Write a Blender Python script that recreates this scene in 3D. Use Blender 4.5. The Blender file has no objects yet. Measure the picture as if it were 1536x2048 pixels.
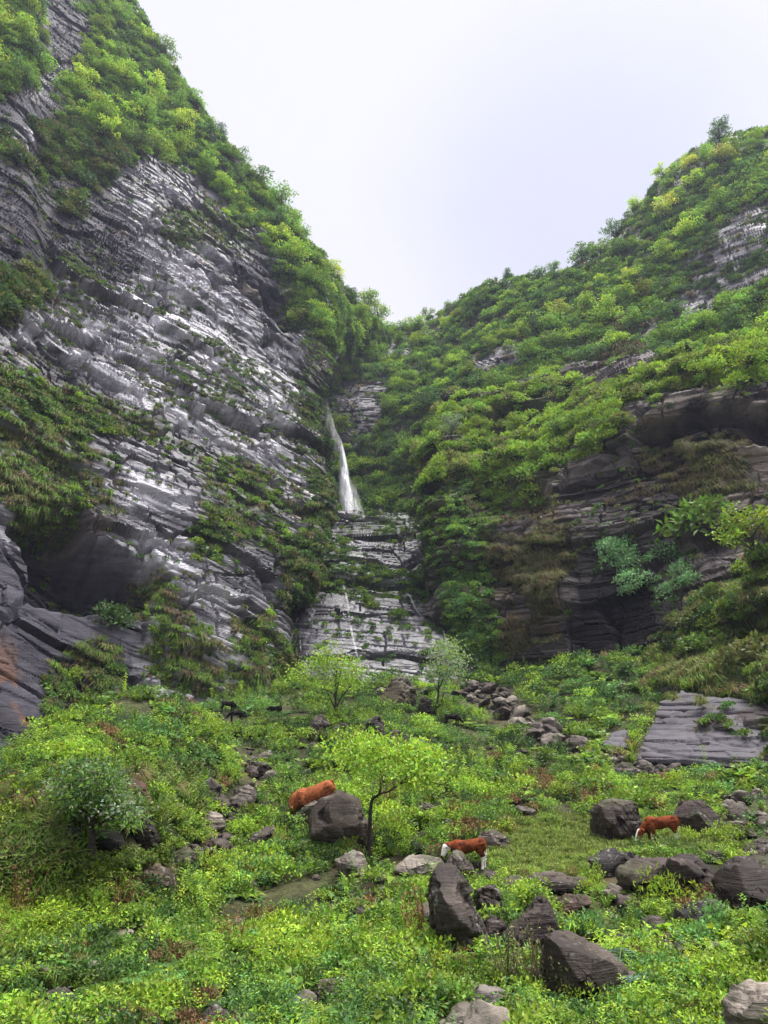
import bpy, bmesh, math, random
import numpy as np
from mathutils import Vector, Matrix

RNG = np.random.default_rng(7)
random.seed(7)
C = bpy.context.scene.collection
TH = math.radians(20.0)            # camera pitch above the horizon
F = 1507.0                         # focal length in photo pixels (photo is 1536 x 2048)
CT, ST = math.cos(TH), math.sin(TH)

# ---------------------------------------------------------------- camera maths
def ray(px, py):
    px = np.asarray(px, float); py = np.asarray(py, float)
    u = (1024.0 - py) / F
    return np.stack([(px - 768.0) / F, CT - u * ST, ST + u * CT], -1)
def W(px, py, y):
    """surveyed point: bearing px, elevation py, y metres ahead of the viewpoint"""
    r = ray(px, py)
    return r * (np.asarray(y, float) / r[..., 1])[..., None]
def project(p):
    d = p[..., 1] * CT + p[..., 2] * ST
    u = -p[..., 1] * ST + p[..., 2] * CT
    d = np.where(np.abs(d) < 1e-3, 1e-3, d)
    return 768 + F * p[..., 0] / d, 1024 - F * u / d, d

# ---------------------------------------------------------------- noise
def h3(i, j, k, seed=0):
    i = i.astype(np.int64); j = j.astype(np.int64); k = k.astype(np.int64)
    n = (i * 374761393 + j * 668265263 + k * 2147483647 + seed * 1274126177) & 0xffffffff
    n = ((n ^ (n >> 13)) * 1274126177) & 0xffffffff
    n = ((n ^ (n >> 16)) * 2246822519) & 0xffffffff
    n = n ^ (n >> 15)
    return (n & 0xffffff) / float(0x1000000)
def vnoise(p, seed=0):
    f = np.floor(p); t = p - f
    t = t * t * t * (t * (t * 6 - 15) + 10)
    i, j, k = f[..., 0], f[..., 1], f[..., 2]
    r = 0
    for a in (0, 1):
        wa = t[..., 0] if a else 1 - t[..., 0]
        for b in (0, 1):
            wb = t[..., 1] if b else 1 - t[..., 1]
            for c in (0, 1):
                wc = t[..., 2] if c else 1 - t[..., 2]
                r = r + wa * wb * wc * h3(i + a, j + b, k + c, seed)
    return r * 2 - 1
def fbm(p, octv=4, seed=0, gain=0.5):
    r, a, s = 0, 1.0, 0.0
    for o in range(octv):
        r = r + a * vnoise(p * (2.03 ** o) + o * 17.3, seed + o); s += a; a *= gain
    return r / s
def smooth(a, b, x):
    t = np.clip((x - a) / (b - a), 0, 1); return t * t * (3 - 2 * t)
def inpoly(x, y, poly):
    x = np.asarray(x, float); y = np.asarray(y, float)
    r = np.zeros(x.shape, bool); n = len(poly)
    for i in range(n):
        x1, y1 = poly[i]; x2, y2 = poly[(i + 1) % n]
        if y1 == y2: continue
        c = ((y1 > y) != (y2 > y)) & (x < (x2 - x1) * (y - y1) / (y2 - y1) + x1)
        r ^= c
    return r
def pdist(x, y, poly):
    """signed distance to a polygon in survey units (positive inside)"""
    x = np.asarray(x, float); y = np.asarray(y, float)
    d = np.full(x.shape, 1e9); n = len(poly)
    for i in range(n):
        x1, y1 = poly[i]; x2, y2 = poly[(i + 1) % n]
        ex, ey = x2 - x1, y2 - y1; L = ex * ex + ey * ey + 1e-9
        t = np.clip(((x - x1) * ex + (y - y1) * ey) / L, 0, 1)
        d = np.minimum(d, np.hypot(x - x1 - t * ex, y - y1 - t * ey))
    return np.where(inpoly(x, y, poly), d, -d)
def zone(x, y, polys, soft=14, jit=None):
    """0..1 membership in any of several mapped zones, with a ragged edge"""
    r = np.zeros(np.shape(x))
    for pl in polys:
        d = pdist(x, y, pl)
        if jit is not None: d = d + jit
        r = np.maximum(r, smooth(-soft, soft, d))
    return r

# ---------------------------------------------------------------- mesh helpers
def tag(o, label=None, cat=None, group=None, kind=None):
    if label: o['label'] = label
    if cat: o['category'] = cat
    if group: o['group'] = group
    if kind: o['kind'] = kind
    return o
def np_mesh(name, v, f, cols=None, smooth_=False, mats=(), midx=None):
    me = bpy.data.meshes.new(name)
    v = np.ascontiguousarray(v, np.float32).reshape(-1, 3); f = np.ascontiguousarray(f, np.int32)
    k = f.shape[1]
    me.vertices.add(len(v)); me.vertices.foreach_set('co', v.ravel())
    me.loops.add(f.size); me.loops.foreach_set('vertex_index', f.ravel())
    me.polygons.add(len(f))
    me.polygons.foreach_set('loop_start', np.arange(0, f.size, k, dtype=np.int32))
    try: me.polygons.foreach_set('loop_total', np.full(len(f), k, np.int32))
    except Exception: pass
    if midx is not None: me.polygons.foreach_set('material_index', np.ascontiguousarray(midx, np.int32))
    me.polygons.foreach_set('use_smooth', np.full(len(f), bool(smooth_)))
    if cols is not None:
        a = me.color_attributes.new('Col', 'FLOAT_COLOR', 'POINT')
        c = np.ones((len(v), 4), np.float32); c[:, :3] = cols
        a.data.foreach_set('color', c.ravel())
    for m in mats: me.materials.append(m)
    me.update(); me.validate()
    return me
def link(name, me, parent=None):
    o = bpy.data.objects.new(name, me); C.objects.link(o)
    if parent is not None: o.parent = parent
    return o
def grid_faces(nv, nu):
    i = np.arange(nv * nu).reshape(nv, nu)
    return np.stack([i[:-1, :-1], i[:-1, 1:], i[1:, 1:], i[1:, :-1]], -1).reshape(-1, 4)
def unit(a):
    return a / np.maximum(np.linalg.norm(a, axis=-1, keepdims=True), 1e-9)

# ---------------------------------------------------------------- materials
def nodes(mat):
    mat.use_nodes = True; nt = mat.node_tree; nt.nodes.clear(); return nt, nt.nodes.new, nt.links.new
def mat_rock(name, rough=(0.3, 0.6), bump=0.5, layer=3.0, spec=0.5, fine=6.0):
    """layered wet rock: colour from the mesh, bedding streaks, grain, cracks and gloss from noise"""
    m = bpy.data.materials.new(name); nt, N, Lk = nodes(m)
    out = N('ShaderNodeOutputMaterial'); b = N('ShaderNodeBsdfPrincipled'); Lk(b.outputs[0], out.inputs[0])
    tc = N('ShaderNodeTexCoord'); at = N('ShaderNodeAttribute'); at.attribute_name = 'Col'
    mp = N('ShaderNodeMapping'); mp.inputs['Scale'].default_value = (0.35, 0.35, layer); mp.inputs['Rotation'].default_value = (0.06, -0.10, 0)
    Lk(tc.outputs['Object'], mp.inputs[0])
    n1 = N('ShaderNodeTexNoise'); n1.inputs['Scale'].default_value = 1.0; n1.inputs['Detail'].default_value = 7; n1.inputs['Roughness'].default_value = 0.65
    Lk(mp.outputs[0], n1.inputs['Vector'])
    n2 = N('ShaderNodeTexNoise'); n2.inputs['Scale'].default_value = fine; n2.inputs['Detail'].default_value = 6; n2.inputs['Roughness'].default_value = 0.7
    Lk(tc.outputs['Object'], n2.inputs['Vector'])
    r1 = N('ShaderNodeMapRange'); r1.inputs['From Min'].default_value = 0.32; r1.inputs['From Max'].default_value = 0.68
    r1.inputs['To Min'].default_value = 0.72; r1.inputs['To Max'].default_value = 1.22; Lk(n1.outputs[0], r1.inputs[0])
    r2 = N('ShaderNodeMapRange'); r2.inputs['From Min'].default_value = 0.3; r2.inputs['From Max'].default_value = 0.7
    r2.inputs['To Min'].default_value = 0.72; r2.inputs['To Max'].default_value = 1.25; Lk(n2.outputs[0], r2.inputs[0])
    mu = N('ShaderNodeMath'); mu.operation = 'MULTIPLY'; Lk(r1.outputs[0], mu.inputs[0]); Lk(r2.outputs[0], mu.inputs[1])
    mx = N('ShaderNodeVectorMath'); mx.operation = 'SCALE'; Lk(at.outputs['Color'], mx.inputs[0]); Lk(mu.outputs[0], mx.inputs['Scale'])
    Lk(mx.outputs[0], b.inputs['Base Color'])
    r3 = N('ShaderNodeMapRange'); r3.inputs['From Min'].default_value = 0.3; r3.inputs['From Max'].default_value = 0.7
    r3.inputs['To Min'].default_value = rough[0]; r3.inputs['To Max'].default_value = rough[1]; Lk(n2.outputs[0], r3.inputs[0]); Lk(r3.outputs[0], b.inputs['Roughness'])
    b.inputs['Specular IOR Level'].default_value = spec
    ad = N('ShaderNodeMath'); ad.operation = 'MULTIPLY_ADD'; Lk(n2.outputs[0], ad.inputs[0]); ad.inputs[1].default_value = 0.35; Lk(n1.outputs[0], ad.inputs[2])
    bp = N('ShaderNodeBump'); bp.inputs['Strength'].default_value = bump; bp.inputs['Distance'].default_value = 0.25
    Lk(ad.outputs[0], bp.inputs['Height']); Lk(bp.outputs[0], b.inputs['Normal'])
    return m
def mat_leaf(name, transl=0.35, rough=0.5, spec=0.35):
    m = bpy.data.materials.new(name); nt, N, Lk = nodes(m)
    out = N('ShaderNodeOutputMaterial'); b = N('ShaderNodeBsdfPrincipled'); t = N('ShaderNodeBsdfTranslucent'); mx = N('ShaderNodeMixShader')
    at = N('ShaderNodeAttribute'); at.attribute_name = 'Col'; oi = N('ShaderNodeObjectInfo')
    mu = N('ShaderNodeVectorMath'); mu.operation = 'MULTIPLY'; Lk(at.outputs['Color'], mu.inputs[0]); Lk(oi.outputs['Color'], mu.inputs[1])
    Lk(mu.outputs[0], b.inputs['Base Color']); Lk(mu.outputs[0], t.inputs['Color'])
    b.inputs['Roughness'].default_value = rough; b.inputs['Specular IOR Level'].default_value = spec
    mx.inputs[0].default_value = transl; Lk(b.outputs[0], mx.inputs[1]); Lk(t.outputs[0], mx.inputs[2]); Lk(mx.outputs[0], out.inputs[0])
    return m
def mat_plain(name, rough=0.8, spec=0.3, grain=25.0, amt=0.35, bump=0.3, dist=0.02):
    m = bpy.data.materials.new(name); nt, N, Lk = nodes(m)
    out = N('ShaderNodeOutputMaterial'); b = N('ShaderNodeBsdfPrincipled'); Lk(b.outputs[0], out.inputs[0])
    at = N('ShaderNodeAttribute'); at.attribute_name = 'Col'; tc = N('ShaderNodeTexCoord')
    n = N('ShaderNodeTexNoise'); n.inputs['Scale'].default_value = grain; n.inputs['Detail'].default_value = 5; Lk(tc.outputs['Object'], n.inputs['Vector'])
    r = N('ShaderNodeMapRange'); r.inputs['From Min'].default_value = 0.3; r.inputs['From Max'].default_value = 0.7
    r.inputs['To Min'].default_value = 1 - amt; r.inputs['To Max'].default_value = 1 + amt; Lk(n.outputs[0], r.inputs[0])
    mx = N('ShaderNodeVectorMath'); mx.operation = 'SCALE'; Lk(at.outputs['Color'], mx.inputs[0]); Lk(r.outputs[0], mx.inputs['Scale'])
    Lk(mx.outputs[0], b.inputs['Base Color']); b.inputs['Roughness'].default_value = rough; b.inputs['Specular IOR Level'].default_value = spec
    bp = N('ShaderNodeBump'); bp.inputs['Strength'].default_value = bump; bp.inputs['Distance'].default_value = dist
    Lk(n.outputs[0], bp.inputs['Height']); Lk(bp.outputs[0], b.inputs['Normal'])
    return m
M_CLIFF = mat_rock('wet_layered_rock', (0.36, 0.64), 0.7, 2.4, 0.42, 2.2)
M_DRY = mat_rock('dark_layered_rock', (0.5, 0.8), 0.6, 2.4, 0.14, 2.2)
M_SLAB = mat_rock('washed_slab_rock', (0.25, 0.5), 0.5, 2.6, 0.5, 2.5)
M_BOULDER = mat_rock('weathered_boulder_rock', (0.5, 0.8), 0.6, 4.0, 0.2, 7.0)
M_SOIL = mat_plain('damp_soil', 0.9, 0.2, 6.0, 0.5, 0.8, 0.15)
M_LEAF = mat_leaf('green_foliage', 0.36, 0.5, 0.3)
M_GRASSLEAF = mat_leaf('dry_grass_blades', 0.25, 0.6, 0.2)
M_BARK = mat_plain('dark_bark', 0.85, 0.2, 18.0, 0.45, 0.6, 0.03)
M_HIDE = mat_plain('animal_hide', 0.85, 0.08, 16.0, 0.3, 0.5, 0.02)

# ---------------------------------------------------------------- terrain: lofted cliffs
def catmull(P, n):
    """P (k, m, 3) -> (n, m, 3) through the k control rows"""
    k = len(P); t = np.linspace(0, k - 1, n); i = np.minimum(t.astype(int), k - 2); f = (t - i)[:, None, None]
    g = lambda j: P[np.clip(j, 0, k - 1)]
    p0, p1, p2, p3 = g(i - 1), g(i), g(i + 1), g(i + 2)
    return 0.5 * (2 * p1 + (p2 - p0) * f + (2 * p0 - 5 * p1 + 4 * p2 - p3) * f ** 2 + (3 * p1 - p0 - 3 * p2 + p3) * f ** 3)
def loft(cols, nu, nv, extra=()):
    P = np.array([[W(*c) for c in col] for col in cols])           # (ncol, nrow, 3)
    for e in extra: P = np.concatenate([P, P[:, -1:, :] + np.array(e)], 1)
    G = catmull(P, nu)                                             # (nu, nrow, 3)
    G = catmull(G.transpose(1, 0, 2), nv)                          # (nv, nu, 3)
    return G
def gnormals(G):
    du = np.gradient(G, axis=1); dv = np.gradient(G, axis=0)
    n = unit(np.cross(du, dv))
    view = unit(-G)
    if (n * view).sum(-1).mean() < 0: n = -n
    return n
def blur(A, k):
    for ax in (0, 1):
        for _ in range(2):
            pad = [(0, 0)] * A.ndim; pad[ax] = (k, k)
            B = np.cumsum(np.pad(A, [(k + 1, k) if a == ax else (0, 0) for a in range(A.ndim)], mode='edge'), axis=ax)
            n = A.shape[ax]
            A = (np.take(B, range(2 * k + 1, 2 * k + 1 + n), axis=ax) - np.take(B, range(0, n), axis=ax)) / (2 * k + 1)
    return A
BED = np.array([0.11, 0.06, 1.0]); BED = BED / np.linalg.norm(BED)
def strata(p, strike, amps, seed=0, warp=.45, BED=BED):
    """how far each bed sticks out of the face: beds broken into blocks along the strike"""
    s = p @ BED + warp * fbm(p * 0.04, 3, seed + 5) + 0.04 * fbm(p * 0.35, 2, seed + 9)
    u = p @ strike + 0.8 * fbm(p * 0.2, 2, seed + 3)
    d = np.zeros(s.shape); tone = np.zeros(s.shape)
    for q, (th, ln, amp) in enumerate(amps):
        ss = s / th + 13.7 * q; i = np.floor(ss); f = ss - i
        hi = h3(i, i * 0, i * 0 + q, seed)
        uu = u / ln * (0.6 + 0.8 * h3(i, i * 0 + 3, i * 0 + q, seed)) + hi * 37
        j = np.floor(uu); fu = uu - j
        hb = h3(i, j, i * 0 + 7 + q, seed)
        b = 0.45 * hi + 0.55 * hb
        if q >= 1: amp = amp * smooth(-.45, .15, fbm(p * .09 + q * 5, 3, seed + 70 + q))      # some faces stay smooth
        b = b + 0.22 * (f - 0.5)                                   # each bed leans back a little toward its top
        d = d + amp * (b - 0.5); tone = tone + (0.5 * hi + 0.5 * hb - .5) * (1.0, .9, .6, .4)[q]
        if th > .4:                                                # open partings between beds, open joints across them
            wf = min(.3, .2 / th); d = d - np.minimum(.9, amp * .8 + .1) * (1 - smooth(0, wf, f)) * (h3(i, np.floor(u / (ln * 1.7)), i * 0 + 21 + q, seed) > .42)
            wj = min(.2, .22 / ln); d = d - np.minimum(.7, amp * .7) * (1 - smooth(0, wj, fu)) * (h3(i, j, i * 0 + 31 + q, seed) > .6)
    return d, tone

def facets(p, size, amp, tilt, seed, flat=1.6):
    """broken rock: every joint-bounded block has its own offset and its own tilted face; deep joints between blocks"""
    sh = p.shape[:-1]; q = (p.reshape(-1, 3) / size) * np.array([1, 1, flat]); q = q + .12 * fbm(q * 1.7, 2, seed + 4)[:, None]; b = np.floor(q - .5)
    d1 = np.full(len(q), 9.0); d2 = np.full(len(q), 9.0); val = np.zeros(len(q)); tone = np.zeros(len(q))
    for dx in (0, 1):
        for dy in (0, 1):
            for dz in (0, 1):
                i, j, k = b[:, 0] + dx, b[:, 1] + dy, b[:, 2] + dz
                c = np.stack([i + .5 + .7 * (h3(i, j, k, seed + 1) - .5), j + .5 + .7 * (h3(i, j, k, seed + 2) - .5), k + .5 + .7 * (h3(i, j, k, seed + 3) - .5)], -1)
                r = q - c; dd = np.abs(r).max(1) * .5 + np.linalg.norm(r, axis=1) * .5
                t = np.stack([h3(i, j, k, seed + 5), h3(i, j, k, seed + 6), h3(i, j, k, seed + 7)], -1) - .5; o = h3(i, j, k, seed + 8) - .5
                w = dd < d1; d2 = np.where(w, d1, np.minimum(d2, dd)); val = np.where(w, amp * 2 * o + tilt * size * 2 * (r * t).sum(1), val); tone = np.where(w, h3(i, j, k, seed + 9) - .5, tone); d1 = np.where(w, dd, d1)
    e = d2 - d1; val = val - amp * .9 * (1 - smooth(.0, .09, e)) * (tone > -.2)
    return val.reshape(sh), tone.reshape(sh)
# ---------------------------------------------------------------- the four rock masses
LCOLS = [
 [(-900,1700,26),(-900,1350,29),(-900,1050,33),(-900,800,38),(-900,500,46),(-900,200,56),(-900,-100,68),(-900,-450,84)],
 [(-450,1640,33),(-450,1350,36),(-450,1050,40),(-450,800,46),(-450,500,56),(-450,200,68),(-450,-100,80),(-450,-450,96)],
 [(0,1600,40),(0,1320,43),(0,1050,48),(0,800,55),(0,500,66),(0,200,78),(0,-150,92),(0,-520,108)],
 [(150,1500,45),(145,1260,49),(140,1020,55),(130,780,63),(112,500,75),(95,220,87),(80,-60,99),(60,-350,113)],
 [(285,1430,50),(290,1220,54),(290,980,61),(275,740,71),(245,480,84),(222,260,94),(195,60,105),(180,-130,118)],
 [(420,1430,53),(430,1230,57),(430,1030,63),(420,830,73),(395,630,84),(365,440,95),(338,280,107),(322,122,119)],
 [(500,1420,56),(525,1260,61),(562,1100,67),(580,950,75),(560,800,85),(545,650,95),(505,510,107),(490,345,122)],
 [(535,1400,58),(560,1250,62),(628,1120,68),(668,1030,74),(655,930,84),(645,820,94),(652,700,103),(610,485,127)],
 [(540,1400,68),(560,1260,74),(610,1120,80),(645,1030,88),(632,930,98),(620,820,108),(640,715,114),(695,590,138)],
 [(560,1400,82),(570,1260,90),(600,1120,98),(630,1030,106),(630,930,114),(615,820,122),(670,735,132),(768,662,150)],
 [(520,1400,95),(530,1260,104),(560,1120,112),(600,1030,120),(600,930,128),(620,840,138),(700,760,150),(840,715,168)]]
BCOLS = [
 [(560,1090,122),(560,900,128),(590,760,136),(630,700,148),(675,655,162)],
 [(690,1060,113),(700,900,122),(705,780,132),(725,705,146),(745,660,162)],
 [(780,1045,110),(790,900,118),(790,780,130),(800,712,143),(805,665,160)],
 [(860,1030,104),(860,900,112),(875,780,122),(890,695,136),(905,618,152)],
 [(950,1000,100),(955,880,105),(965,770,114),(980,670,126),(992,566,142)],
 [(1090,950,97),(1090,840,101),(1085,740,108),(1085,640,120),(1095,556,136)],
 [(1250,850,92),(1250,750,98),(1250,660,106),(1230,565,117),(1205,505,130)],
 [(1400,800,86),(1400,680,93),(1390,570,103),(1350,460,116),(1290,405,130)],
 [(1480,780,83),(1480,650,90),(1470,530,99),(1430,410,112),(1360,325,128)],
 [(1580,760,80),(1570,600,87),(1560,470,97),(1510,360,110),(1440,280,126)],
 [(1750,720,72),(1750,560,80),(1730,430,92),(1680,330,106),(1600,250,122)],
 [(2100,700,62),(2100,520,70),(2080,400,82),(2050,300,96),(2000,220,114)]]
DCOLS = [
 [(925,1420,82),(915,1230,84),(905,1080,90),(900,960,95),(910,880,100),(935,800,110)],
 [(885,1400,65),(872,1230,67),(858,1090,71),(868,970,78),(875,880,86),(905,800,100)],
 [(1000,1385,61),(1000,1190,64),(985,1050,68),(975,950,74),(985,880,82),(1010,780,98)],
 [(1130,1365,58),(1130,1180,60),(1130,1030,64),(1130,930,69),(1135,850,76),(1150,750,94)],
 [(1250,1390,53),(1260,1190,56),(1250,1030,60),(1238,920,63),(1232,808,66),(1260,730,86)],
 [(1320,1470,45),(1345,1250,50),(1360,1050,56),(1365,910,60),(1365,788,62),(1380,720,80)],
 [(1450,1560,36),(1450,1340,42),(1470,1130,49),(1480,930,55),(1490,785,58),(1500,700,76)],
 [(1570,1570,33),(1570,1340,38),(1600,1120,45),(1610,920,52),(1600,765,56),(1620,680,73)],
 [(1900,1620,26),(1900,1360,31),(1900,1120,38),(1900,920,44),(1880,760,48),(1880,660,62)]]
SCOLS = [
 [(470,1440,58),(500,1320,63),(540,1220,72),(590,1130,82),(610,1065,97),(620,1030,112)],
 [(620,1440,58),(625,1310,62.5),(655,1215,72),(675,1130,82),(690,1065,98),(695,1032,112)],
 [(760,1440,58),(760,1310,63),(765,1210,73),(770,1130,84),(765,1060,99),(765,1032,112)],
 [(890,1440,58.5),(885,1310,63.5),(880,1210,74),(875,1130,85),(870,1060,99),(870,1028,109)],
 [(1020,1440,60),(1010,1310,66),(1000,1210,76),(975,1130,87),(955,1060,99),(945,1015,107)]]
Z = dict(
 L_forest=[[(170,-90),(250,-90),(340,50),(480,250),(610,440),(730,580),(800,640),(770,710),(660,695),(600,610),(540,520),(455,430),(405,355),(330,305),(250,300),(170,250),(115,190),(180,110)],
           [(-80,-90),(60,-90),(72,60),(60,150),(0,190),(-80,220)]],
 L_shrub=[[(90,255),(250,262),(265,345),(190,365),(100,335)],[(-60,240),(20,270),(80,350),(20,330),(-60,330)],[(120,385),(165,385),(175,420),(135,420)],[(-60,560),(40,570),(85,575),(60,605),(-60,620)]],
 L_grass=[[(330,430),(420,395),(520,480),(560,550),(500,500),(380,485),(335,465)],
          [(-80,720),(100,790),(260,812),(420,890),(560,950),(660,1035),(630,1070),(500,985),(380,925),(250,878),(100,842),(-80,820)],
          [(0,850),(120,850),(245,915),(232,965),(150,930),(215,1000),(232,1042),(100,1005),(70,1045),(25,1000)],
          [(370,930),(480,955),(560,1035),(630,1100),(600,1190),(560,1130),(490,1090),(400,1130),(380,1060),(415,1000)]],
 L_strip=[[(290,1150),(350,1170),(335,1265),(310,1240)],[(300,1250),(350,1250),(350,1370),(300,1360)],[(355,1240),(385,1230),(388,1400),(352,1380)],[(403,1260),(430,1268),(428,1410),(400,1400)],
          [(455,1255),(535,1235),(570,1400),(440,1430)],[(110,1320),(200,1280),(245,1310),(235,1430),(150,1490),(60,1500)],[(290,1130),(325,1150),(300,1230),(270,1240)]],
 L_vine=[[(540,540),(590,555),(672,690),(650,730),(600,650)],[(600,700),(672,690),(660,780),(640,850),(672,900),(695,1000),(697,1090),(640,1200),(585,1330),(560,1230),(600,1100),(650,1000),(620,900),(592,800)],
         [(-60,760),(60,800),(200,830),(180,860),(60,850),(-60,840)]],
 L_ledge=[[(60,520),(330,560),(600,760),(640,960),(560,900),(330,820),(120,740)]],
 L_dark=[[(-80,290),(130,320),(270,430),(285,560),(200,570),(100,540),(-80,540)],[(-80,180),(180,230),(190,270),(60,250),(-80,300)],[(440,470),(560,560),(600,660),(560,690),(470,590)],[(-80,0),(180,0),(180,110),(90,150),(-80,180)]],
 L_wall=[[(-200,1110),(50,1120),(160,1180),(275,1230),(245,1340),(120,1520),(-200,1700)]],
 L_bright=[[(90,500),(220,400),(330,430),(520,640),(615,700),(615,830),(560,900),(680,1000),(600,1060),(500,930),(340,860),(180,770),(40,680)],[(235,850),(400,940),(380,1130),(540,1230),(560,1400),(250,1420),(320,1170),(240,1060)]],
 L_cave=[[(55,1050),(150,1030),(265,1110),(335,1170),(270,1215),(90,1175)],[(470,540),(560,580),(605,650),(560,670),(490,610)]],
 B_rock=[[(1345,530),(1400,480),(1480,415),(1620,390),(1620,570),(1420,620),(1370,645)],[(945,690),(1060,680),(1045,745),(940,735)],[(650,780),(770,770),(785,850),(720,905),(660,900)],[(830,950),(870,930),(880,1010),(820,1010)]],
 B_tan=[[(1130,730),(1260,640),(1310,740),(1215,800),(1150,805)],[(920,790),(960,780),(950,830),(900,830)]],
 D_rim=[[(860,830),(900,790),(1010,780),(1240,760),(1235,870),(1110,940),(960,930),(875,960)],[(1235,775),(1320,720),(1700,600),(1700,730),(1490,762),(1360,768)]],
 D_brown=[[(950,950),(1100,985),(1145,1060),(1130,1300),(1000,1310),(960,1100)],[(1250,900),(1400,900),(1500,860),(1480,960),(1330,980),(1230,990)]],
 D_vine=[[(845,950),(965,955),(990,1100),(1000,1250),(950,1340),(880,1230),(845,1110)],[(900,1200),(1000,1200),(1010,1330),(930,1390),(900,1300)]],
 D_grass=[[(1290,1300),(1380,1200),(1480,1130),(1700,1040),(1700,1440),(1480,1420),(1330,1370)],[(1180,1310),(1310,1280),(1330,1400),(1200,1400)],[(1560,1350),(1700,1350),(1700,1560),(1540,1560)]],
 D_black=[[(1135,1140),(1320,1120),(1330,1280),(1290,1320),(1135,1330)],[(1330,840),(1536,822),(1620,860),(1480,880),(1330,890)]],
 D_cave=[[(1250,845),(1400,838),(1620,822),(1640,858),(1480,872),(1330,878),(1255,872)],[(950,960),(1080,970),(1080,995),(960,1000)]],
 D_pale=[[(1225,790),(1400,792),(1600,775),(1620,825),(1400,838),(1300,850),(1290,890),(1250,900)],[(1020,950),(1080,945),(1085,975),(1030,985)],[(1370,880),(1620,860),(1640,1060),(1480,1090),(1400,1010)]],
 S_green=[[(690,1030),(860,1020),(900,1040),(880,1080),(760,1075)],[(600,1080),(690,1080),(760,1180),(740,1240),(690,1200),(610,1190)],[(740,1170),(800,1170),(840,1190),(760,1200)]],
)
def make_rock(name, cols, nu, nv, extra, strike, amps, mat, seed, low=1.0):
    G = loft(cols, nu, nv, extra)
    N0 = blur(gnormals(G), 6); N0 = unit(N0)
    px, py, dd = project(G)
    jit = 48 * fbm(G * 0.10, 5, seed + 40, .6)
    G = G + N0 * (low * 1.1 * fbm(G * 0.06, 3, seed + 1) + 0.25 * low * fbm(G * 0.3, 3, seed + 2))[..., None]
    return dict(name=name, G=G, N0=N0, px=px, py=py, jit=jit, strike=strike, amps=amps, mat=mat, seed=seed, nu=nu, nv=nv)
def finish_rock(R, disp_scale, col, push=None, label=None, dry=None):
    G, N0 = R['G'], R['N0']
    d, tone = strata(G, R['strike'], R['amps'], R['seed'], BED=R.get('bed', BED)); d = d * disp_scale
    if R.get('fac'):
        Q = np.stack([G @ unit(np.array([R['strike'][0], R['strike'][1], 0])), G @ np.array([-R['strike'][1], R['strike'][0], 0]), G @ R.get('bed', BED)], -1)
        f1, t1 = facets(Q * np.array([.6, 1, 1]), 7.0, .7 * R['fac'], .11, R['seed'] + 200, 1.5); f2, t2 = facets(Q * np.array([.55, 1, 1]), 2.6, (.17 + .07 * (R['seed'] == 11)) * R['fac'], .09, R['seed'] + 230, 2.2); d = d + (f1 + f2) * np.clip(disp_scale, .5, 1.1); tone = tone + .4 * t1 + .4 * t2
    col = col * np.clip(1 + .85 * tone * np.clip(disp_scale, .3, 1), .4, 1.6)[..., None]
    if push is not None: d = d - push * (1 + .5 * fbm(G * .25, 3, R['seed'] + 60)) * smooth(-.6, .2, fbm(G * .12, 3, R['seed'] + 61))
    V = G + N0 * d[..., None]
    R['V'] = V; R['N'] = unit(gnormals(V)); R['px'], R['py'], R['dd'] = project(V); R['col'] = col
    me = np_mesh(R['name'], V.reshape(-1, 3), grid_faces(R['nv'], R['nu']), col.reshape(-1, 3), False, (R['mat'], M_DRY), None if dry is None else (dry[:-1, :-1] > .5).astype(np.int32).ravel())
    o = link(R['name'], me); tag(o, label, None, None, 'structure'); R['obj'] = o
    return R
def mix(a, b, t):
    return a + (np.asarray(b) - a) * t[..., None]
def rockcol(G, seed, lo, hi, contrast=1.0):
    t = smooth(-0.35, 0.35, fbm(G * np.array([0.12, 0.12, 0.45]), 4, seed) * contrast)
    c = np.asarray(lo) + (np.asarray(hi) - np.asarray(lo)) * t[..., None]
    return c
MOSS = np.array([0.035, 0.055, 0.016]); SOILC = np.array([0.05, 0.045, 0.022])

# left cliff
L = make_rock('cliff_terrain', LCOLS, 760, 1150, [(-12, 22, -2), (-25, 60, -45)], unit(np.array([0.56, 0.82, -0.05])),
              [(4.3, 9, 1.5), (1.5, 5, 0.75), (0.55, 2.6, 0.42), (0.24, 1.2, 0.2)], M_CLIFF, 11)
L['fac'] = 1.0; L['bed'] = unit(np.array([.34, .16, 1.0]))
zx, zy, jt = L['px'], L['py'], L['jit']
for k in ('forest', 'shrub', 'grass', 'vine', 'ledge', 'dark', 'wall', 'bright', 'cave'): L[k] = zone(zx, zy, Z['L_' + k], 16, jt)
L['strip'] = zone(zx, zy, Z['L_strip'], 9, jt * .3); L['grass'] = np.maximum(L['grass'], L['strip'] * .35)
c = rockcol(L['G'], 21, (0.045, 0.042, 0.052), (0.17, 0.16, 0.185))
c = mix(c, (0.44, 0.425, 0.46), L['bright'] * smooth(-0.5, 0.25, fbm(L['G'] * np.array([0.3, 0.3, 1.2]), 4, 31)) * 0.85)  # sky sheen on the wet face painted in as paler rock
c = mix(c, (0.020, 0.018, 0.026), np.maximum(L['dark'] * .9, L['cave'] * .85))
wallc = rockcol(L['G'], 23, (0.022, 0.02, 0.027), (0.058, 0.054, 0.07))
st = smooth(0.12, 0.4, fbm(L['G'] * np.array([0.9, 0.9, 0.12]), 3, 77)) * smooth(-0.1, .3, fbm(L['G'] * .1, 2, 78))
wallc = mix(wallc, (0.15, 0.066, 0.026), st * 0.65)
c = mix(c, wallc, L['wall'])
tan = smooth(0.32, 0.55, fbm(L['G'] * 0.25, 3, 81)); c = mix(c, (0.19, 0.155, 0.115), tan * 0.45 * (1 - L['wall']))
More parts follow.
